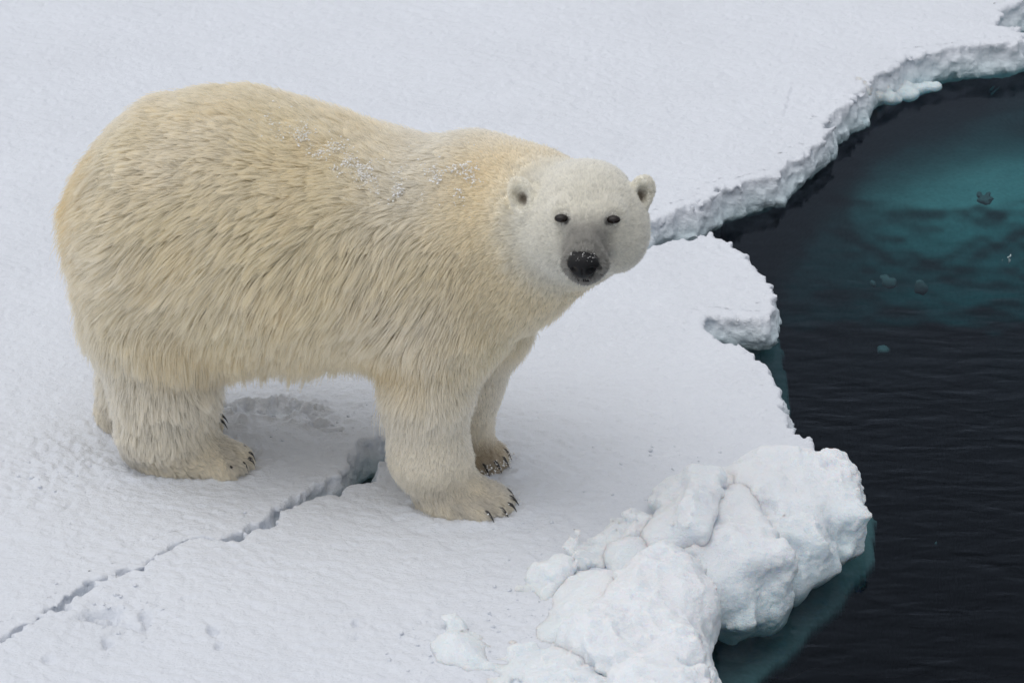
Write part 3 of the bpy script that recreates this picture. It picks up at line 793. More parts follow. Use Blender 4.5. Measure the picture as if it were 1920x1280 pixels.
# feet
nf = G(838, 948); ff = G(862, 866); nr = G(318, 868); fr_ = G(262, 796)
def unit(v): v = np.asarray(v, float); return v / np.linalg.norm(v)
paw_dirs = {'nf': unit([.93, -.36, 0]), 'ff': unit([.72, -.69, 0]), 'nr': unit([.97, -.24, 0]), 'fr': unit([.97, -.24, 0])}
R_HEAD = unit([1.0, -0.05, 0.0])
TH = math.radians(3)
F_HEAD = unit([-0.05, -math.cos(TH), -math.sin(TH)]); R_HEAD = unit(np.cross(F_HEAD, [0, 0, 1])) * -1
R_HEAD = unit([-F_HEAD[1] * 1.0, F_HEAD[0], 0]); U_HEAD = unit(np.cross(F_HEAD, R_HEAD)) 
if U_HEAD[2] < 0: U_HEAD = -U_HEAD
HC = WY(1103, 408, -1.36)
MH = np.stack([R_HEAD, F_HEAD, U_HEAD])
def hl(r, f, u): return HC + R_HEAD * r + F_HEAD * f + U_HEAD * u

TOES = []       # (position, direction, size) of every claw
def toe_list(foot, d, n, reach, spread, r, zc=0.03, fan=0.25):
    side = np.array([-d[1], d[0], 0])
    L = []
    for i in range(n):
        s = (i - (n - 1) / 2)
        dd = unit(d + side * s * fan * 0.5)
        p = foot + d * (reach - 0.010 * s * s) + side * s * spread
        p = np.array([p[0], p[1], zc])
        L.append((p, dd, r))
    return L
T_nf = toe_list(nf, paw_dirs['nf'], 5, 0.165, 0.036, 0.032)
T_ff = toe_list(ff, paw_dirs['ff'], 5, 0.115, 0.036, 0.032, zc=0.036)
T_nr = toe_list(nr, paw_dirs['nr'], 5, 0.235, 0.033, 0.029)
T_fr = toe_list(fr_, paw_dirs['fr'], 5, 0.235, 0.033, 0.029)
EYES = [hl(-0.076, 0.163, 0.079), hl(0.082, 0.160, 0.077)]
NOSE = hl(-0.004, 0.312, 0.007)
EARS = [(WY(977, 364, HC[1] + 0.05), -1), (WY(1203, 360, HC[1] + 0.05), 1)]

def ear_fn(P):
    f = None
    for c, s in EARS:
        # ear plate faces forward and a little outwards
        fw = unit(F_HEAD * 0.9 + R_HEAD * s * 0.25 + U_HEAD * 0.12)
        up = unit(U_HEAD * 1.0 + R_HEAD * s * 0.32); up = unit(up - fw * (up @ fw)); rt = np.cross(fw, up)
        M = np.stack([rt, fw, up])
        g = ellip(P, c, (0.039, 0.020, 0.054), M)
        g = smin(g, ellip(P, c - up * 0.045 - R_HEAD * s * 0.012, (0.034, 0.03, 0.045), M), 0.03)
        cup = ellip(P, c + fw * 0.022 - up * 0.008, (0.027, 0.026, 0.040), M)
        g = -smin(-g, cup, 0.008)
        f = g if f is None else np.minimum(f, g)
    return f

def head_fn(P):
    Q = (P - HC) @ MH.T
    def e(c, r): return ellip(Q, c, r)
    def k(a, b, ra, rb): return cone(Q, a, b, ra, rb)
    f = e((0, -0.02, 0.0), (0.150, 0.20, 0.145))
    for s in (-1, 1):
        f = smin(f, e((s * 0.088, -0.005, -0.055), (0.088, 0.115, 0.105)), 0.06)
        f = smin(f, k((s * 0.07, 0.10, 0.065), (s * 0.03, 0.14, 0.06), 0.035, 0.03), 0.04)      # brow
    f = smin(f, k((0, 0.10, 0.0), (0, 0.250, -0.008), 0.085, 0.053), 0.055)                  # muzzle
    f = smin(f, e((0, 0.258, -0.020), (0.060, 0.050, 0.042)), 0.03)                              # lips
    f = smin(f, k((0, 0.12, 0.062), (0, 0.280, 0.030), 0.036, 0.025), 0.03)                      # bridge
    f = smin(f, k((0, 0.06, -0.08), (0, 0.232, -0.058), 0.055, 0.030), 0.035)                    # jaw
    for s in (-1, 1):
        f = -smin(-f, ellip(Q, (s * 0.080, 0.172, 0.073), (0.024, 0.016, 0.012)), 0.018)         # socket
        f = -smin(-f, ellip(Q, (s * 0.075, 0.22, 0.03), (0.014, 0.05, 0.02)), 0.03)
    return f

def legs_fn(P):
    fl = []
    def chain(pts, k=0.06):
        g = None
        for (a, ra), (b, rb) in zip(pts[:-1], pts[1:]):
            q = cone(P, a, b, ra, rb)
            g = q if g is None else smin(g, q, k)
        return g
    # near foreleg
    nfl = chain([(at(850, 470, nf, 0.14), .20), (at(838, 600, nf, 0.07), .165), (at(800, 740, nf, 0.02), .122), (at(808, 850, nf), .112), (nf + [0.0, 0, .09], .088)])
    ffl = chain([(at(910, 480, ff, -0.06), .19), (at(905, 600, ff, -0.03), .135), (at(874, 720, ff), .100), (at(865, 800, ff), .083), (ff + [0, 0, .08], .075)])
    nrl = chain([(at(330, 430, nr, 0.12), .23), (at(285, 590, nr, 0.06), .19), (at(310, 720, nr, 0.01), .146), (at(312, 800, nr), .134), (nr + [0.02, 0, .09], .105)])
    frl = chain([(at(350, 450, fr_, -0.10), .18), (at(285, 600, fr_, -0.03), .15), (at(278, 700, fr_), .13), (at(262, 760, fr_), .11), (fr_ + [0.02, 0, .08], .095)])
    def paw(g, foot, d, toes, L0, L1, w, h):
        side = np.array([-d[1], d[0], 0]); M = np.stack([d, side, [0, 0, 1.0]])
        c = foot + d * (L0 + L1) / 2; c = np.array([c[0], c[1], h * 0.62])
        g = smin(g, ellip(P, c, ((L1 - L0) / 2, w, h), M), 0.05)
        for p, dd, r in toes:
            g2 = smin(ellip(P, p, (r * 1.45, r * 0.82, r * 1.0), np.stack([dd, np.cross([0, 0, 1], dd), [0, 0, 1.0]])), g, 0.018)
            g = g2
        return np.maximum(g, -0.012 - P[:, 2])
    nfl = paw(nfl, nf, paw_dirs['nf'], T_nf, -0.09, 0.185, 0.105, 0.060)
    ffl = paw(ffl, ff, paw_dirs['ff'], T_ff, -0.08, 0.135, 0.100, 0.062)
    nrl = paw(nrl, nr, paw_dirs['nr'], T_nr, -0.14, 0.255, 0.100, 0.062)
    frl = paw(frl, fr_, paw_dirs['fr'], T_fr, -0.14, 0.255, 0.095, 0.062)
    return np.minimum(np.minimum(nfl, ffl), np.minimum(nrl, frl))

def neck_fn(P):
    g = cone(P, WY(905, 415, FM[1] - 0.03), WY(1010, 428, -1.13), .265, .225)
    g = smin(g, cone(P, WY(1010, 428, -1.13), WY(1078, 425, -1.20), .225, .175), .05)
    g = smin(g, ellip(P, WY(972, 505, -1.12), (.14, .18, .15)), 0.08)
    return g

def bear_fn(P):
    f = torso(P)
    f = smin(f, legs_fn(P), 0.13)
    f = smin(f, neck_fn(P), 0.07)
    f = smin(f, head_fn(P), 0.08)
    f = smin(f, ear_fn(P), 0.02)
    # muscle and fold relief
    f = f - 0.010 * fbm3(P * 5.0, 2, 77) * sstep(0.35, 0.5, np.linalg.norm(P - HC, axis=1))
    return f

BV, BQ = surface_nets(bear_fn, (-1.85, -1.95, -0.05), (0.65, 0.15, 1.55), 0.008, 5, 0.09)
BV = relax(BV, BQ, 1, 0.5)
BV = project(bear_fn, BV, 1)
print('bear verts', len(BV))

M_skin, nt, out = new_mat('under_fur')
b = nd(nt, 'ShaderNodeBsdfPrincipled'); b.inputs['Roughness'].default_value = 0.9; b.inputs['Specular IOR Level'].default_value = 0.1
at_ = nd(nt, 'ShaderNodeAttribute', attribute_name='coat'); nt.links.new(at_.outputs['Color'], b.inputs['Base Color'])
nt.links.new(b.outputs[0], out.inputs['Surface'])

body = mesh_np('body', BV, BQ, M_skin, bear, origin=np.array(bear.location))
me = body.data
nv = len(me.vertices)
NRM = np.empty(nv * 3, dtype=np.float32); me.vertices.foreach_get('normal', NRM); NRM = NRM.reshape(-1, 3).astype(float)

def mix(a, b, t): return a * (1 - t[:, None]) + np.asarray(b) * t[:, None]

def pxof(P):                          # pixel of the photograph for a world point (used to lay out coat colour zones)
    v = P - CAMP
    z = v @ FWD
    return 960 + FPX * (v @ RT) / z, 640 - FPX * (v @ UP) / z

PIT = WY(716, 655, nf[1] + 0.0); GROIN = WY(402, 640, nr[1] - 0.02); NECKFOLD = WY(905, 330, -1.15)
def coat(P):                          # colour of the hair itself at a place of the body
    dhc = np.linalg.norm(P - HC, axis=1)
    hd = (P - HC) @ MH.T
    head = np.maximum(1 - sstep(0.19, 0.36, dhc), sstep(0.02, 0.10, hd[:, 1]) * (dhc < 0.45) * (hd[:, 2] > -0.16))
    u = (P - RM) @ AXD
    n = fbm3(P * 3.0, 3, 31); n2 = fbm3(P * 9.0, 2, 32)
    col = np.tile(np.array([0.992, 0.914, 0.738]), (len(P), 1))
    col = mix(col, [0.988, 0.932, 0.82], np.clip(0.5 + 1.1 * n, 0, 1) * 0.75)
    col = mix(col, [0.985, 0.882, 0.68], np.clip(n2 * 1.5 - 0.1, 0, 1) * 0.45)
    col = mix(col, [0.988, 0.955, 0.88], sstep(0.60, 0.90, u) * sstep(0.85, 1.1, P[:, 2]) * 0.7 * sstep(0.35, 0.55, dhc))
    col = mix(col, [0.985, 0.90, 0.73], (1 - sstep(0.38, 0.60, dhc)) * 0.4)
    belly = sstep(0.66, 0.50, P[:, 2]) * (u > 0.05) * (u < 0.97) * sstep(0.30, 0.40, P[:, 2])
    col = mix(col, [0.975, 0.86, 0.64], belly * 0.35)
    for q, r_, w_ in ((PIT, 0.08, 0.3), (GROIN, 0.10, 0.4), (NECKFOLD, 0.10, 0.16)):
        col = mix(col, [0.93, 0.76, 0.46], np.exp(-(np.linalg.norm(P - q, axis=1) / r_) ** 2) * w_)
    # rump edge stained yellow, legs paler, feet warm
    col = mix(col, [0.93, 0.74, 0.44], sstep(-0.10, -0.32, u) * sstep(0.60, 0.85, P[:, 2]) * 0.85)
    col = mix(col, [0.985, 0.948, 0.87], sstep(0.56, 0.33, P[:, 2]) * 0.75)
    foot = sstep(0.17, 0.06, P[:, 2])
    col = mix(col, [0.94, 0.87, 0.73], foot * 0.6)
    col = mix(col, [0.74, 0.71, 0.66], foot * np.clip(0.35 + 1.5 * fbm3(P * 14, 3, 35), 0, 1) * 0.7)
    col = mix(col, [0.978, 0.957, 0.885], head)
    # dark skin shining through on the muzzle and round the eyes
    muz = sstep(0.125, 0.22, hd[:, 1]) * (1 - sstep(0.06, 0.11, np.abs(hd[:, 0]))) * head * (0.35 + 0.65 * sstep(0.115, 0.055, hd[:, 2]))
    col = mix(col, [0.25, 0.245, 0.24], muz * 0.66)
    lowmuz = sstep(0.20, 0.27, hd[:, 1]) * sstep(-0.015, -0.04, hd[:, 2]) * head
    col = mix(col, [0.36, 0.355, 0.35], lowmuz * 0.6)
    for E in EYES:
        de = np.linalg.norm(P - E, axis=1)
        col = mix(col, [0.24, 0.23, 0.23], (1 - sstep(0.014, 0.040, de)) * 0.55)
        q = E - R_HEAD * np.sign((E - HC) @ R_HEAD) * 0.028 - U_HEAD * 0.010
        ds = cone(P, E, q, 0.0, 0.0)
        col = mix(col, [0.05, 0.045, 0.045], (1 - sstep(0.006, 0.018, ds)) * 0.6)
    dn_ = ellip(hd - np.array([-0.004, 0.305, 0.004]), (0, 0, 0), (0.037, 0.027, 0.028))
    col = mix(col, [0.03, 0.03, 0.03], (1 - sstep(-0.002, 0.002, dn_)) * 0.9)
    for c, s in EARS:
        dc = np.linalg.norm(P - (c + F_HEAD * 0.012 - U_HEAD * 0.010 - R_HEAD * s * 0.008), axis=1)
        col = mix(col, [0.28, 0.23, 0.17], (1 - sstep(0.008, 0.029, dc)) * 0.85)
    # toes of the far forepaw are soiled
    dt = np.linalg.norm(P - (ff + paw_dirs['ff'] * 0.08), axis=1)
    col = mix(col, [0.50, 0.40, 0.28], (1 - sstep(0.08, 0.15, dt)) * 0.5)
    return np.clip(col, 0, 0.99)

ca = me.color_attributes.new('coat', 'FLOAT_COLOR', 'POINT')
cc = coat(BV) * (0.95 + 0.04 * (1 - sstep(0.25, 0.4, np.linalg.norm(BV - HC, axis=1))))[:, None]
ca.data.foreach_set('color', np.concatenate([cc, np.ones((nv, 1))], 1).astype(np.float32).ravel())

# ---- eyes, nose, claws
def blob(name, fn, lo, hi, res, mat, parent, label=None, rel=1):
    V, Q = surface_nets(fn, lo, hi, res, 4)
    V = relax(V, Q, rel, 0.4)
    o = mesh_np(name, V, Q, mat, parent, origin=V.mean(0))
    if label: o['label'] = label
    return o
for E, s in zip(EYES, (-1, 1)):
    E = E - F_HEAD * 0.0045
    blob('eye', lambda P: ellip((P - E) @ MH.T, (0, 0, 0), (0.0205, 0.015, 0.0125)), E - 0.03, E + 0.03, 0.0022, M_eye, bear)
def nose_fn(P):
    Q = (P - NOSE) @ MH.T
    f = smin(ellip(Q, (0, 0, 0.002), (0.048, 0.030, 0.034)), ellip(Q, (0, -0.003, -0.020), (0.027, 0.026, 0.026)), 0.02)
    f = smin(f, ellip(Q, (0, -0.02, 0.012), (0.042, 0.03, 0.024)), 0.012)
    for s in (-1, 1):
        f = -smin(-f, cone(Q, (s * 0.021, 0.035, -0.004), (s * 0.034, 0.006, -0.012), 0.009, 0.007), 0.006)
    f = -smin(-f, cone(Q, (0, 0.028, -0.003), (0, 0.024, -0.06), 0.002, 0.002), 0.004)
    return f
nose = blob('nose', nose_fn, NOSE - 0.07, NOSE + 0.07, 0.0032, M_nose, bear)

# the dark line of the lips, lying in the surface under the nose
mp_ = np.array([hl(r, 0.30 - 6.0 * r * r, -0.057 - 1.2 * r * r + 0.004 * math.cos(r * 130)) for r in np.linspace(-0.044, 0.044, 15)])
mp_ = project(bear_fn, mp_, 5)
MV = []; MF = []
for i, p in enumerate(mp_):
    rr = 0.0042 * math.sin(math.pi * (i + 0.6) / 15.2) + 0.0008
    for j in range(6):
        a = j * math.pi / 3
        MV.append(p + F_HEAD * (0.0075 + math.cos(a) * rr * 1.2) + U_HEAD * math.sin(a) * rr)
for i in range(14):
    for j in range(6):
        MF.append((i * 6 + j, i * 6 + (j + 1) % 6, (i + 1) * 6 + (j + 1) % 6, (i + 1) * 6 + j))
mesh_np('mouth', MV, MF, M_nose, bear, origin=mp_[7])

def claw(p, d, L=0.042, r=0.0085):
    n = 8; V = []; F = []; m = 8
    side = np.cross([0, 0, 1.0], d)
    for i in range(n + 1):
        t = i / n
        c = p + d * L * (t - 0.15 * t * t) + np.array([0, 0, 1]) * (0.012 * math.sin(math.pi * (t * 0.75 + .1)) - 0.026 * t * t)
        rr = r * (1 - t) ** 0.75 + 0.0006
        for j in range(m):
            a = 2 * math.pi * j / m
            V.append(c + side * math.cos(a) * rr * 0.75 + np.array([0, 0, 1]) * math.sin(a) * rr)
    for i in range(n):
        for j in range(m):
            F.append((i * m + j, i * m + (j + 1) % m, (i + 1) * m + (j + 1) % m, (i + 1) * m + j))
    mesh_np('claw', V, F, M_claw, bear, origin=p)
for T, L in ((T_nf, .050), (T_ff, .050), (T_nr, .028), (T_fr, .042)):
    for p, d, r in T:
        claw(p + d * r * 0.95 + np.array([0, 0, 0.010]), d, L, 0.0095)

# ---- fur: real strands laid by a flow field and gathered into wet locks
def flow(P, N):
    head = 1 - sstep(0.26, 0.40, np.linalg.norm(P - HC, axis=1))
    Q = P - RM
    u = Q @ AXD; w = Q @ LAT; z = P[:, 2]
    zc = np.interp(u, *tz); H = np.interp(u, *tH)
    rel = np.clip((zc + H - z) / (2 * H), 0, 1.3)             # 0 at the back, 1 at the belly
    s = sstep(-0.25, 0.75, u)
    b = 0.10 + rel * (1.3 + 1.5 * s) + 1.6 * sstep(0.6, 1.0, rel)
    a = np.ones(len(P)) * (1 - 0.65 * sstep(0.65, 1.0, rel))
    low = sstep(0.62, 0.42, z)
    a = a * (1 - 0.55 * low); b = b + low * 0.8
    v = -AXD[None] * a[:, None] + np.array([0, 0, -1.0])[None] * b[:, None]
    # neck and chest: back from the head, then down
    nk = sstep(0.95, 1.15, u) * sstep(0.55, 0.8, z)
    back = P - (HC + F_HEAD * 0.1)
    back = back / np.linalg.norm(back, axis=1)[:, None]
    v = v * (1 - nk)[:, None] + (back * 1.0 + np.array([0, 0, -0.65])) * nk[:, None] * 1.4
    # feet: towards the toes
    ft = sstep(0.14, 0.07, z)
    v = v * (1 - ft)[:, None] + (AXD * 0.9 + np.array([0, 0, -0.55]))[None] * ft[:, None]
    r = P - (NOSE + np.array([0, 0, 0.01]))
    r = r / np.linalg.norm(r, axis=1)[:, None]
    v = v * (1 - head)[:, None] + r * head[:, None] * 1.5
    ns = np.stack([fbm3(P * 4.5 + 7 * i, 2, 700 + i) for i in range(3)], 1)
    ns2 = np.stack([noise3(P * 22 + 7 * i, 710 + i) for i in range(3)], 1)
    v = v / (np.linalg.norm(v, axis=1)[:, None] + 1e-6) + (ns * 0.55 + ns2 * 0.16) * (1 - 0.8 * head)[:, None]
    t = v - N * np.sum(v * N, 1)[:, None]
    return t / (np.linalg.norm(t, axis=1)[:, None] + 1e-6)

def fur_len(P, N):
    Q = P - RM
    u = Q @ AXD; z = P[:, 2]
    zc = np.interp(u, *tz); H = np.interp(u, *tH)
    rel = np.clip((zc + H - z) / (2 * H), 0, 1.3)
    L = 0.056 + 0.052 * sstep(0.10, 0.55, rel)
    belly = sstep(0.55, 0.42, z) * sstep(-0.2, -0.75, N[:, 2]) * (u > 0.1) * (u < 0.95)
    L = L + 0.030 * belly
    L = L * (1 - 0.45 * sstep(0.80, 1.10, u))
    leg = sstep(0.66, 0.22, z)
    legL = np.where(u > 0.6, 0.026, 0.060)
    L = L * (1 - leg) + legL * leg * (1 - 0.25 * sstep(0.25, 0.1, z))
    ft = sstep(0.14, 0.07, z)
    L = L * (1 - ft) + 0.0295 * ft
    dh = np.linalg.norm(P - HC, axis=1)
    neck = 1 - sstep(0.26, 0.55, dh)
    L = L * (1 - neck) + 0.026 * neck
    head = 1 - sstep(0.20, 0.31, dh)
    hd = (P - HC) @ MH.T
    hlL = 0.020 - 0.013 * sstep(0.06, 0.24, hd[:, 1])
    L = L * (1 - head) + hlL * head
    for c, s in EARS:
        L = np.where(np.linalg.norm(P - c, axis=1) < 0.07, 0.0085, L)
    for E in EYES:
        L = np.where(np.linalg.norm(P - E, axis=1) < 0.03, 0.004, L)
    return L

def clump_amt(P):                     # wet locks on flank and haunch, smooth coat on neck and forelegs
    u = (P - RM) @ AXD; z = P[:, 2]
    fore = sstep(0.60, 0.75, u) * sstep(0.75, 0.45, z)
    nk = sstep(0.85, 1.15, u)
    head = 1 - sstep(0.24, 0.34, np.linalg.norm(P - HC, axis=1))
    return 1 - 0.55 * np.maximum(fore, nk) * (1 - head)

# root sampling
tri = np.concatenate([BQ[:, [0, 1, 2]], BQ[:, [0, 2, 3]]])
A_, B_, C_ = BV[tri[:, 0]], BV[tri[:, 1]], BV[tri[:, 2]]
tn = np.cross(B_ - A_, C_ - A_); area = np.linalg.norm(tn, axis=1) / 2; tn /= (2 * area + 1e-12)[:, None]
cen = (A_ + B_ + C_) / 3
view = CAMP - cen; view /= np.linalg.norm(view, axis=1)[:, None]
facing = np.sum(tn * view, 1)
Lc = fur_len(cen, tn)
def sample(n, weight):
    p = area * weight; p = p / p.sum()
    ti = rng.choice(len(tri), n, p=p)
    r1 = np.sqrt(rng.random(n)); r2 = rng.random(n)
    w0 = 1 - r1; w1 = r1 * (1 - r2); w2 = r1 * r2
    V = BV[tri[ti, 0]] * w0[:, None] + BV[tri[ti, 1]] * w1[:, None] + BV[tri[ti, 2]] * w2[:, None]
    N = NRM[tri[ti, 0]] * w0[:, None] + NRM[tri[ti, 1]] * w1[:, None] + NRM[tri[ti, 2]] * w2[:, None]
    N /= np.linalg.norm(N, axis=1)[:, None] + 1e-9
    return V, N
face_w = np.where(facing > -0.2, 1.0, 0.4) * (cen[:, 2] > 0.004)

def strand(P, N, L, K, lift, grav):
    T = flow(P, N)
    t = np.linspace(0, 1, K)
    rise = lift[:, None] * (1 - (1 - t[None]) ** 2)            # lifts off, then lies over
    S = P[:, None] + T[:, None] * (t[None, :, None] * L[:, None, None]) * np.sqrt(np.maximum(1 - lift ** 2, 0.2))[:, None, None] + N[:, None] * (rise * L[:, None])[..., None]
    S[..., 2] -= grav[:, None] * L[:, None] * t[None] ** 2
    return S

def nearest(Pc, P):
    dm = unit(-AXD * 0.55 + np.array([0, 0, -1.0]))      # locks are long and narrow along the lie of the coat
    Pc = Pc - 0.66 * (Pc @ dm)[:, None] * dm; P = P - 0.66 * (P @ dm)[:, None] * dm
    kd = KDTree(len(Pc))
    for i, c in enumerate(Pc.tolist()): kd.insert(c, i)
    kd.balance()
    f = kd.find
    return np.array([f(p)[1] for p in P.tolist()])

def hang(P, N, g0):                    # the fringe under the belly hangs straight down
    u = (P - RM) @ AXD; z = P[:, 2]
    return g0 + 0.5 * sstep(0.62, 0.45, z) * sstep(0.0, -0.6, N[:, 2]) * (u > 0.05) * (u < 1.0)

def make_fur(name, n, weight, K, r0, lock1, lock2, c1, c2, mat, liftv=0.30, frizz=0.05, gravv=0.12, lenvar=0.25, tone=0.03, ltone=0.035):
    P, N = sample(n, weight)
    L = fur_len(P, N)
    # locks
    P1, N1 = sample(lock1, weight); P2, N2 = sample(lock2, weight)
    L1 = fur_len(P1, N1) * (1 + 0.2 * rng.standard_normal(lock1).clip(-1.5, 1.5)); L2 = fur_len(P2, N2)
    lift1 = np.clip(liftv + 0.14 * rng.standard_normal(lock1), 0.05, 0.8)
    lift2 = np.clip(liftv + 0.10 * rng.standard_normal(lock2), 0.05, 0.8)
    G1 = strand(P1, N1, L1, K, lift1, hang(P1, N1, gravv))
    G2 = strand(P2, N2, L2, K, lift2, hang(P2, N2, gravv))
    i21 = nearest(P1, P2)
    t = np.linspace(0, 1, K)
    # only the offset of the guide shape is followed, roots stay
    def gather(S, Gd, roots, groots, c):
        w = (c[:, None] * t[None] ** 1.1)[..., None]
        return S * (1 - w) + Gd * w
    j1 = rng.random(lock2) * 0.25
    G2 = gather(G2, G1[i21], P2, P1, np.clip(c1 - j1, 0, 1) * clump_amt(P2))
    i2 = nearest(P2, P)
    L = L * (1 - lenvar * rng.random(n))
    stray = rng.random(n) < 0.13
    S = strand(P, N, L, K, np.clip(liftv + 0.10 * rng.standard_normal(n) + 0.28 * stray, 0.03, 0.8), hang(P, N, gravv))
    cc_ = np.where(stray, 0.15, (c2 - 0.2 * rng.random(n)) * clump_amt(P))
    S = gather(S, G2[i2], P, P2, cc_)
    fz = rng.standard_normal((n, 1, 3)) * frizz * L[:, None, None] * (t ** 2)[None, :, None]
    S = S + fz
    S[..., 2] = np.maximum(S[..., 2], -0.006)
    S -= np.array(bear.location)
    cv = bpy.data.hair_curves.new(name)
    cv.add_curves([K] * n)
    cv.attributes['position'].data.foreach_set('vector', S.astype(np.float32).ravel())
    rad = (r0 * np.array([1.0 if x < 0.45 else 1.0 - 0.85 * (x - 0.45) / 0.55 for x in t]))
    ra = cv.attributes.get('radius') or cv.attributes.new('radius', 'FLOAT', 'POINT')
    ra.data.foreach_set('value', np.tile(rad, n).astype(np.float32))
    colr = coat(P)
    # each lock a touch different
    lv = 1 - ltone * np.abs(rng.standard_normal(lock1)).clip(0, 2)
    colr = colr * (lv[i21[i2]] * (1 - tone * np.abs(rng.standard_normal(n)).clip(0, 2)))[:, None]
    al = cv.attributes.new('coat', 'FLOAT_COLOR', 'CURVE')
    al.data.foreach_set('color', np.concatenate([np.clip(colr, 0, 0.985), np.ones((n, 1))], 1).astype(np.float32).ravel())
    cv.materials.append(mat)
    o = bpy.data.objects.new(name, cv)
    link(o, bear)
    tag(o, kind='stuff')
    return o

def fur_mat(name, root):
    m, nt, out = new_mat(name)
    L = nt.links.new
    a = nd(nt, 'ShaderNodeAttribute', attribute_name='coat')
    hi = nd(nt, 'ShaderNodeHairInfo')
    r = ramp(nt, [(0.0, (root,) * 3), (0.6, (0.95,) * 3), (1.0, (1.0,) * 3)]); L(hi.outputs['Intercept'], r.inputs[0])  # damp underfur darker at the root; also paints shade into gaps between locks
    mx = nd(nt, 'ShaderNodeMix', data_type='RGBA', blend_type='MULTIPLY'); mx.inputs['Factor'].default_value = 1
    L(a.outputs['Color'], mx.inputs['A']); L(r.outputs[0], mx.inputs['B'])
    h = nt.nodes.new('ShaderNodeBsdfHairPrincipled')
    h.parametrization = 'COLOR'
    h.inputs['Roughness'].default_value = 0.35; h.inputs['Radial Roughness'].default_value = 0.45; h.inputs['Coat'].default_value = 0.0
    gm = nd(nt, 'ShaderNodeGamma'); gm.inputs['Gamma'].default_value = 3.4
    L(mx.outputs['Result'], gm.inputs['Color']); L(gm.outputs[0], h.inputs['Color'])
    b = nd(nt, 'ShaderNodeBsdfPrincipled'); b.inputs['Roughness'].default_value = 0.5; b.inputs['Specular IOR Level'].default_value = 0.2
    g2 = nd(nt, 'ShaderNodeGamma'); g2.inputs['Gamma'].default_value = 1.1; L(mx.outputs['Result'], g2.inputs['Color']); L(g2.outputs[0], b.inputs['Base Color'])
    ms = nd(nt, 'ShaderNodeMixShader'); ms.inputs[0].default_value = 0.5
    L(h.outputs[0], ms.inputs[1]); L(b.outputs[0], ms.inputs[2]); L(ms.outputs[0], out.inputs['Surface'])
    return m
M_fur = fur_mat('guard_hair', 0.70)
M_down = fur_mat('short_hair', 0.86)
long_w = face_w * (Lc > 0.0235) * np.where(cen[:, 2] < 0.17, 1.6, 1.0); short_w = face_w * (Lc <= 0.0235)
eye_free = np.ones(len(cen))
for E in EYES: eye_free *= (np.linalg.norm(cen - E, axis=1) > 0.017)
eye_free *= ~((nose_fn(cen) < 0.003))
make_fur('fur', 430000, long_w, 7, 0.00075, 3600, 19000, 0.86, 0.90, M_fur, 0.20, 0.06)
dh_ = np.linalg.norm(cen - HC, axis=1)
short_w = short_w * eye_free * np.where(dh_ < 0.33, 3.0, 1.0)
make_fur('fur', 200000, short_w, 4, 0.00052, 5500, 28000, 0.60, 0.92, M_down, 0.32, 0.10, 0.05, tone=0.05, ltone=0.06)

# the ragged wet fringe under the belly and behind the thighs
cu = (cen - RM) @ AXD
fr_w = face_w * (cu > 0.02) * (cu < 0.98) * (cen[:, 2] < 0.62) * (cen[:, 2] > 0.36) * sstep(0.15, -0.5, tn[:, 2])
_fl = fur_len
def fur_len(P, N): return 0.085 + 0.02 * noise3(P * 9, 55)
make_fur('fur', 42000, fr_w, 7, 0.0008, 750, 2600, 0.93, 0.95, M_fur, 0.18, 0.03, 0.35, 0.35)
fur_len = _fl

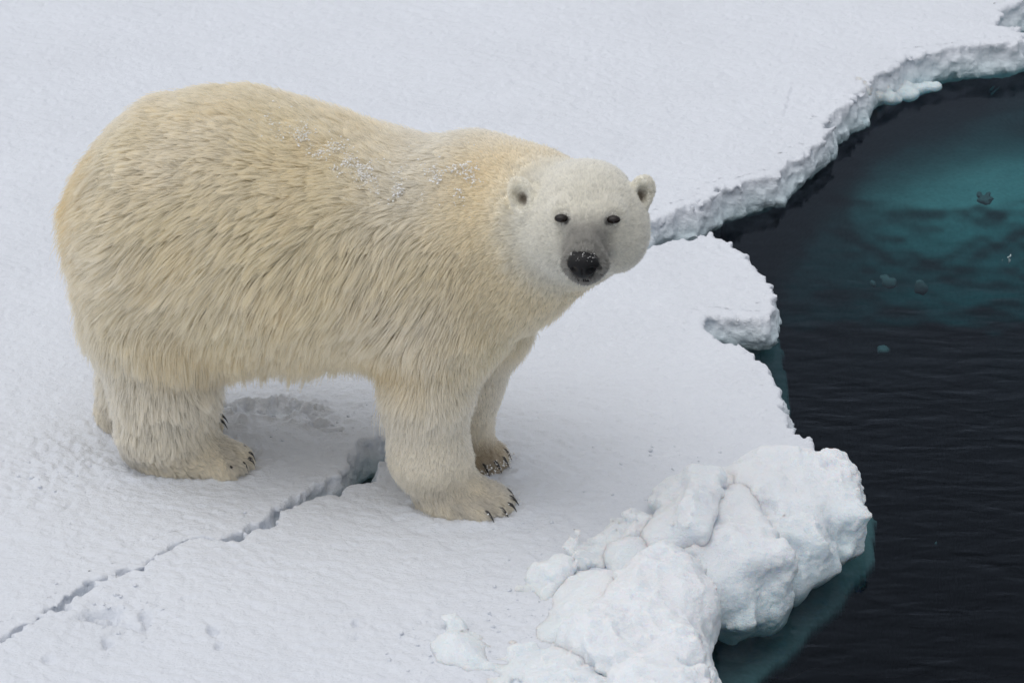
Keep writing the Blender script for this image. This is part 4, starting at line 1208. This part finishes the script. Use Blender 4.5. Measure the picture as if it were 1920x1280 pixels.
# ---- snow clinging to the coat
def flecks(name, spots, n, size, lift):
    px, py = pxof(BV)
    vw = CAMP - BV; vw /= np.linalg.norm(vw, axis=1)[:, None]
    vis = np.sum(NRM * vw, 1) > 0.15
    V = []; F = []
    ico = [(0, 0, 1), (.89, 0, .45), (.28, .85, .45), (-.72, .53, .45), (-.72, -.53, .45), (.28, -.85, .45), (.72, .53, -.45), (-.28, .85, -.45), (-.89, 0, -.45), (-.28, -.85, -.45), (.72, -.53, -.45), (0, 0, -1)]
    icf = [(0, 1, 2), (0, 2, 3), (0, 3, 4), (0, 4, 5), (0, 5, 1), (1, 6, 2), (2, 7, 3), (3, 8, 4), (4, 9, 5), (5, 10, 1), (6, 7, 2), (7, 8, 3), (8, 9, 4), (9, 10, 5), (10, 6, 1), (11, 7, 6), (11, 8, 7), (11, 9, 8), (11, 10, 9), (11, 6, 10)]
    ico = np.array(ico)
    dens = 0
    for (x, y, rx, ry, ang, wgt) in spots:
        c, s = math.cos(math.radians(ang)), math.sin(math.radians(ang))
        dx = px - x; dy = py - y
        a = (dx * c + dy * s) / rx; b_ = (-dx * s + dy * c) / ry
        dens = dens + wgt * np.exp(-(a * a + b_ * b_))
    dens = dens * vis * np.clip(fbm3(BV * 26, 3, 880) * 3 + 0.1, 0, 1)
    pick = rng.choice(len(BV), n, p=dens / dens.sum())
    for i in pick:
        r = size * (0.35 + rng.random() ** 3 * 1.6)
        o = BV[i] + rng.normal(size=3) * 0.004 + NRM[i] * lift * (0.6 + 0.5 * rng.random())
        q = ico * (1 + 0.35 * rng.standard_normal((12, 1)).clip(-1, 1)) * r * np.array([1.2, 1, .8])
        k = len(V) * 12
        V.append(o + q); F.append(np.array(icf) + k)
    o = mesh_np(name, np.concatenate(V), np.concatenate(F), M_fleck, bear, origin=np.array(bear.location))
    tag(o, 'crumbs of white snow caught in the fur of the back and shoulder', kind='stuff')
flecks('snow_crumbs', [(580, 270, 70, 20, 25, .8), (700, 340, 60, 22, 20, 1), (840, 345, 40, 22, 30, .9), (740, 365, 30, 10, 0, .8), (540, 232, 40, 12, 20, .5), (620, 300, 60, 20, 20, .6), (125, 420, 10, 60, 5, .35), (150, 520, 14, 60, -10, .5), (880, 320, 25, 25, 0, .4)], 2600, 0.0018, 0.017)
V = []; F = []
NV = np.array([v.co[:] for v in nose.data.vertices]) + np.array(nose.location) + np.array(bear.location)
nn = np.array([v.normal[:] for v in nose.data.vertices])
hd = (NV - NOSE) @ MH.T
dn = np.clip(sstep(0.012, 0.030, hd[:, 2]) * (nn[:, 2] > 0.2), 0, 1); pick = rng.choice(len(NV), 50, p=dn / dn.sum())
oct_ = np.array([(1, 0, 0), (0, 1, 0), (-1, 0, 0), (0, -1, 0), (0, 0, 1), (0, 0, -1.0)]); of = np.array([(0, 1, 4), (1, 2, 4), (2, 3, 4), (3, 0, 4), (1, 0, 5), (2, 1, 5), (3, 2, 5), (0, 3, 5)])
for i in pick:
    V.append(NV[i] + nn[i] * 0.0005 + oct_ * (0.0008 + 0.0018 * rng.random() ** 2) * (1 + .3 * rng.standard_normal((6, 1)).clip(-1, 1))); F.append(of + 6 * (len(V) - 1))
for T, cnt in ((T_ff, 40), (T_nf, 5)):
    for p, d, r in T:
        for _ in range(cnt):
            V.append(p + d * (r * 1.3 + rng.random() * 0.03) + rng.normal(size=3) * (0.012, 0.012, 0.008) + [0, 0, .012] + oct_ * (0.0012 + 0.003 * rng.random() ** 2)); F.append(of + 6 * (len(V) - 1))
o = mesh_np('snow_crumbs', np.concatenate(V), np.concatenate(F), M_fleck, bear, origin=np.array(bear.location))
tag(o, 'snow crumbs on the black nose and claws', kind='stuff')
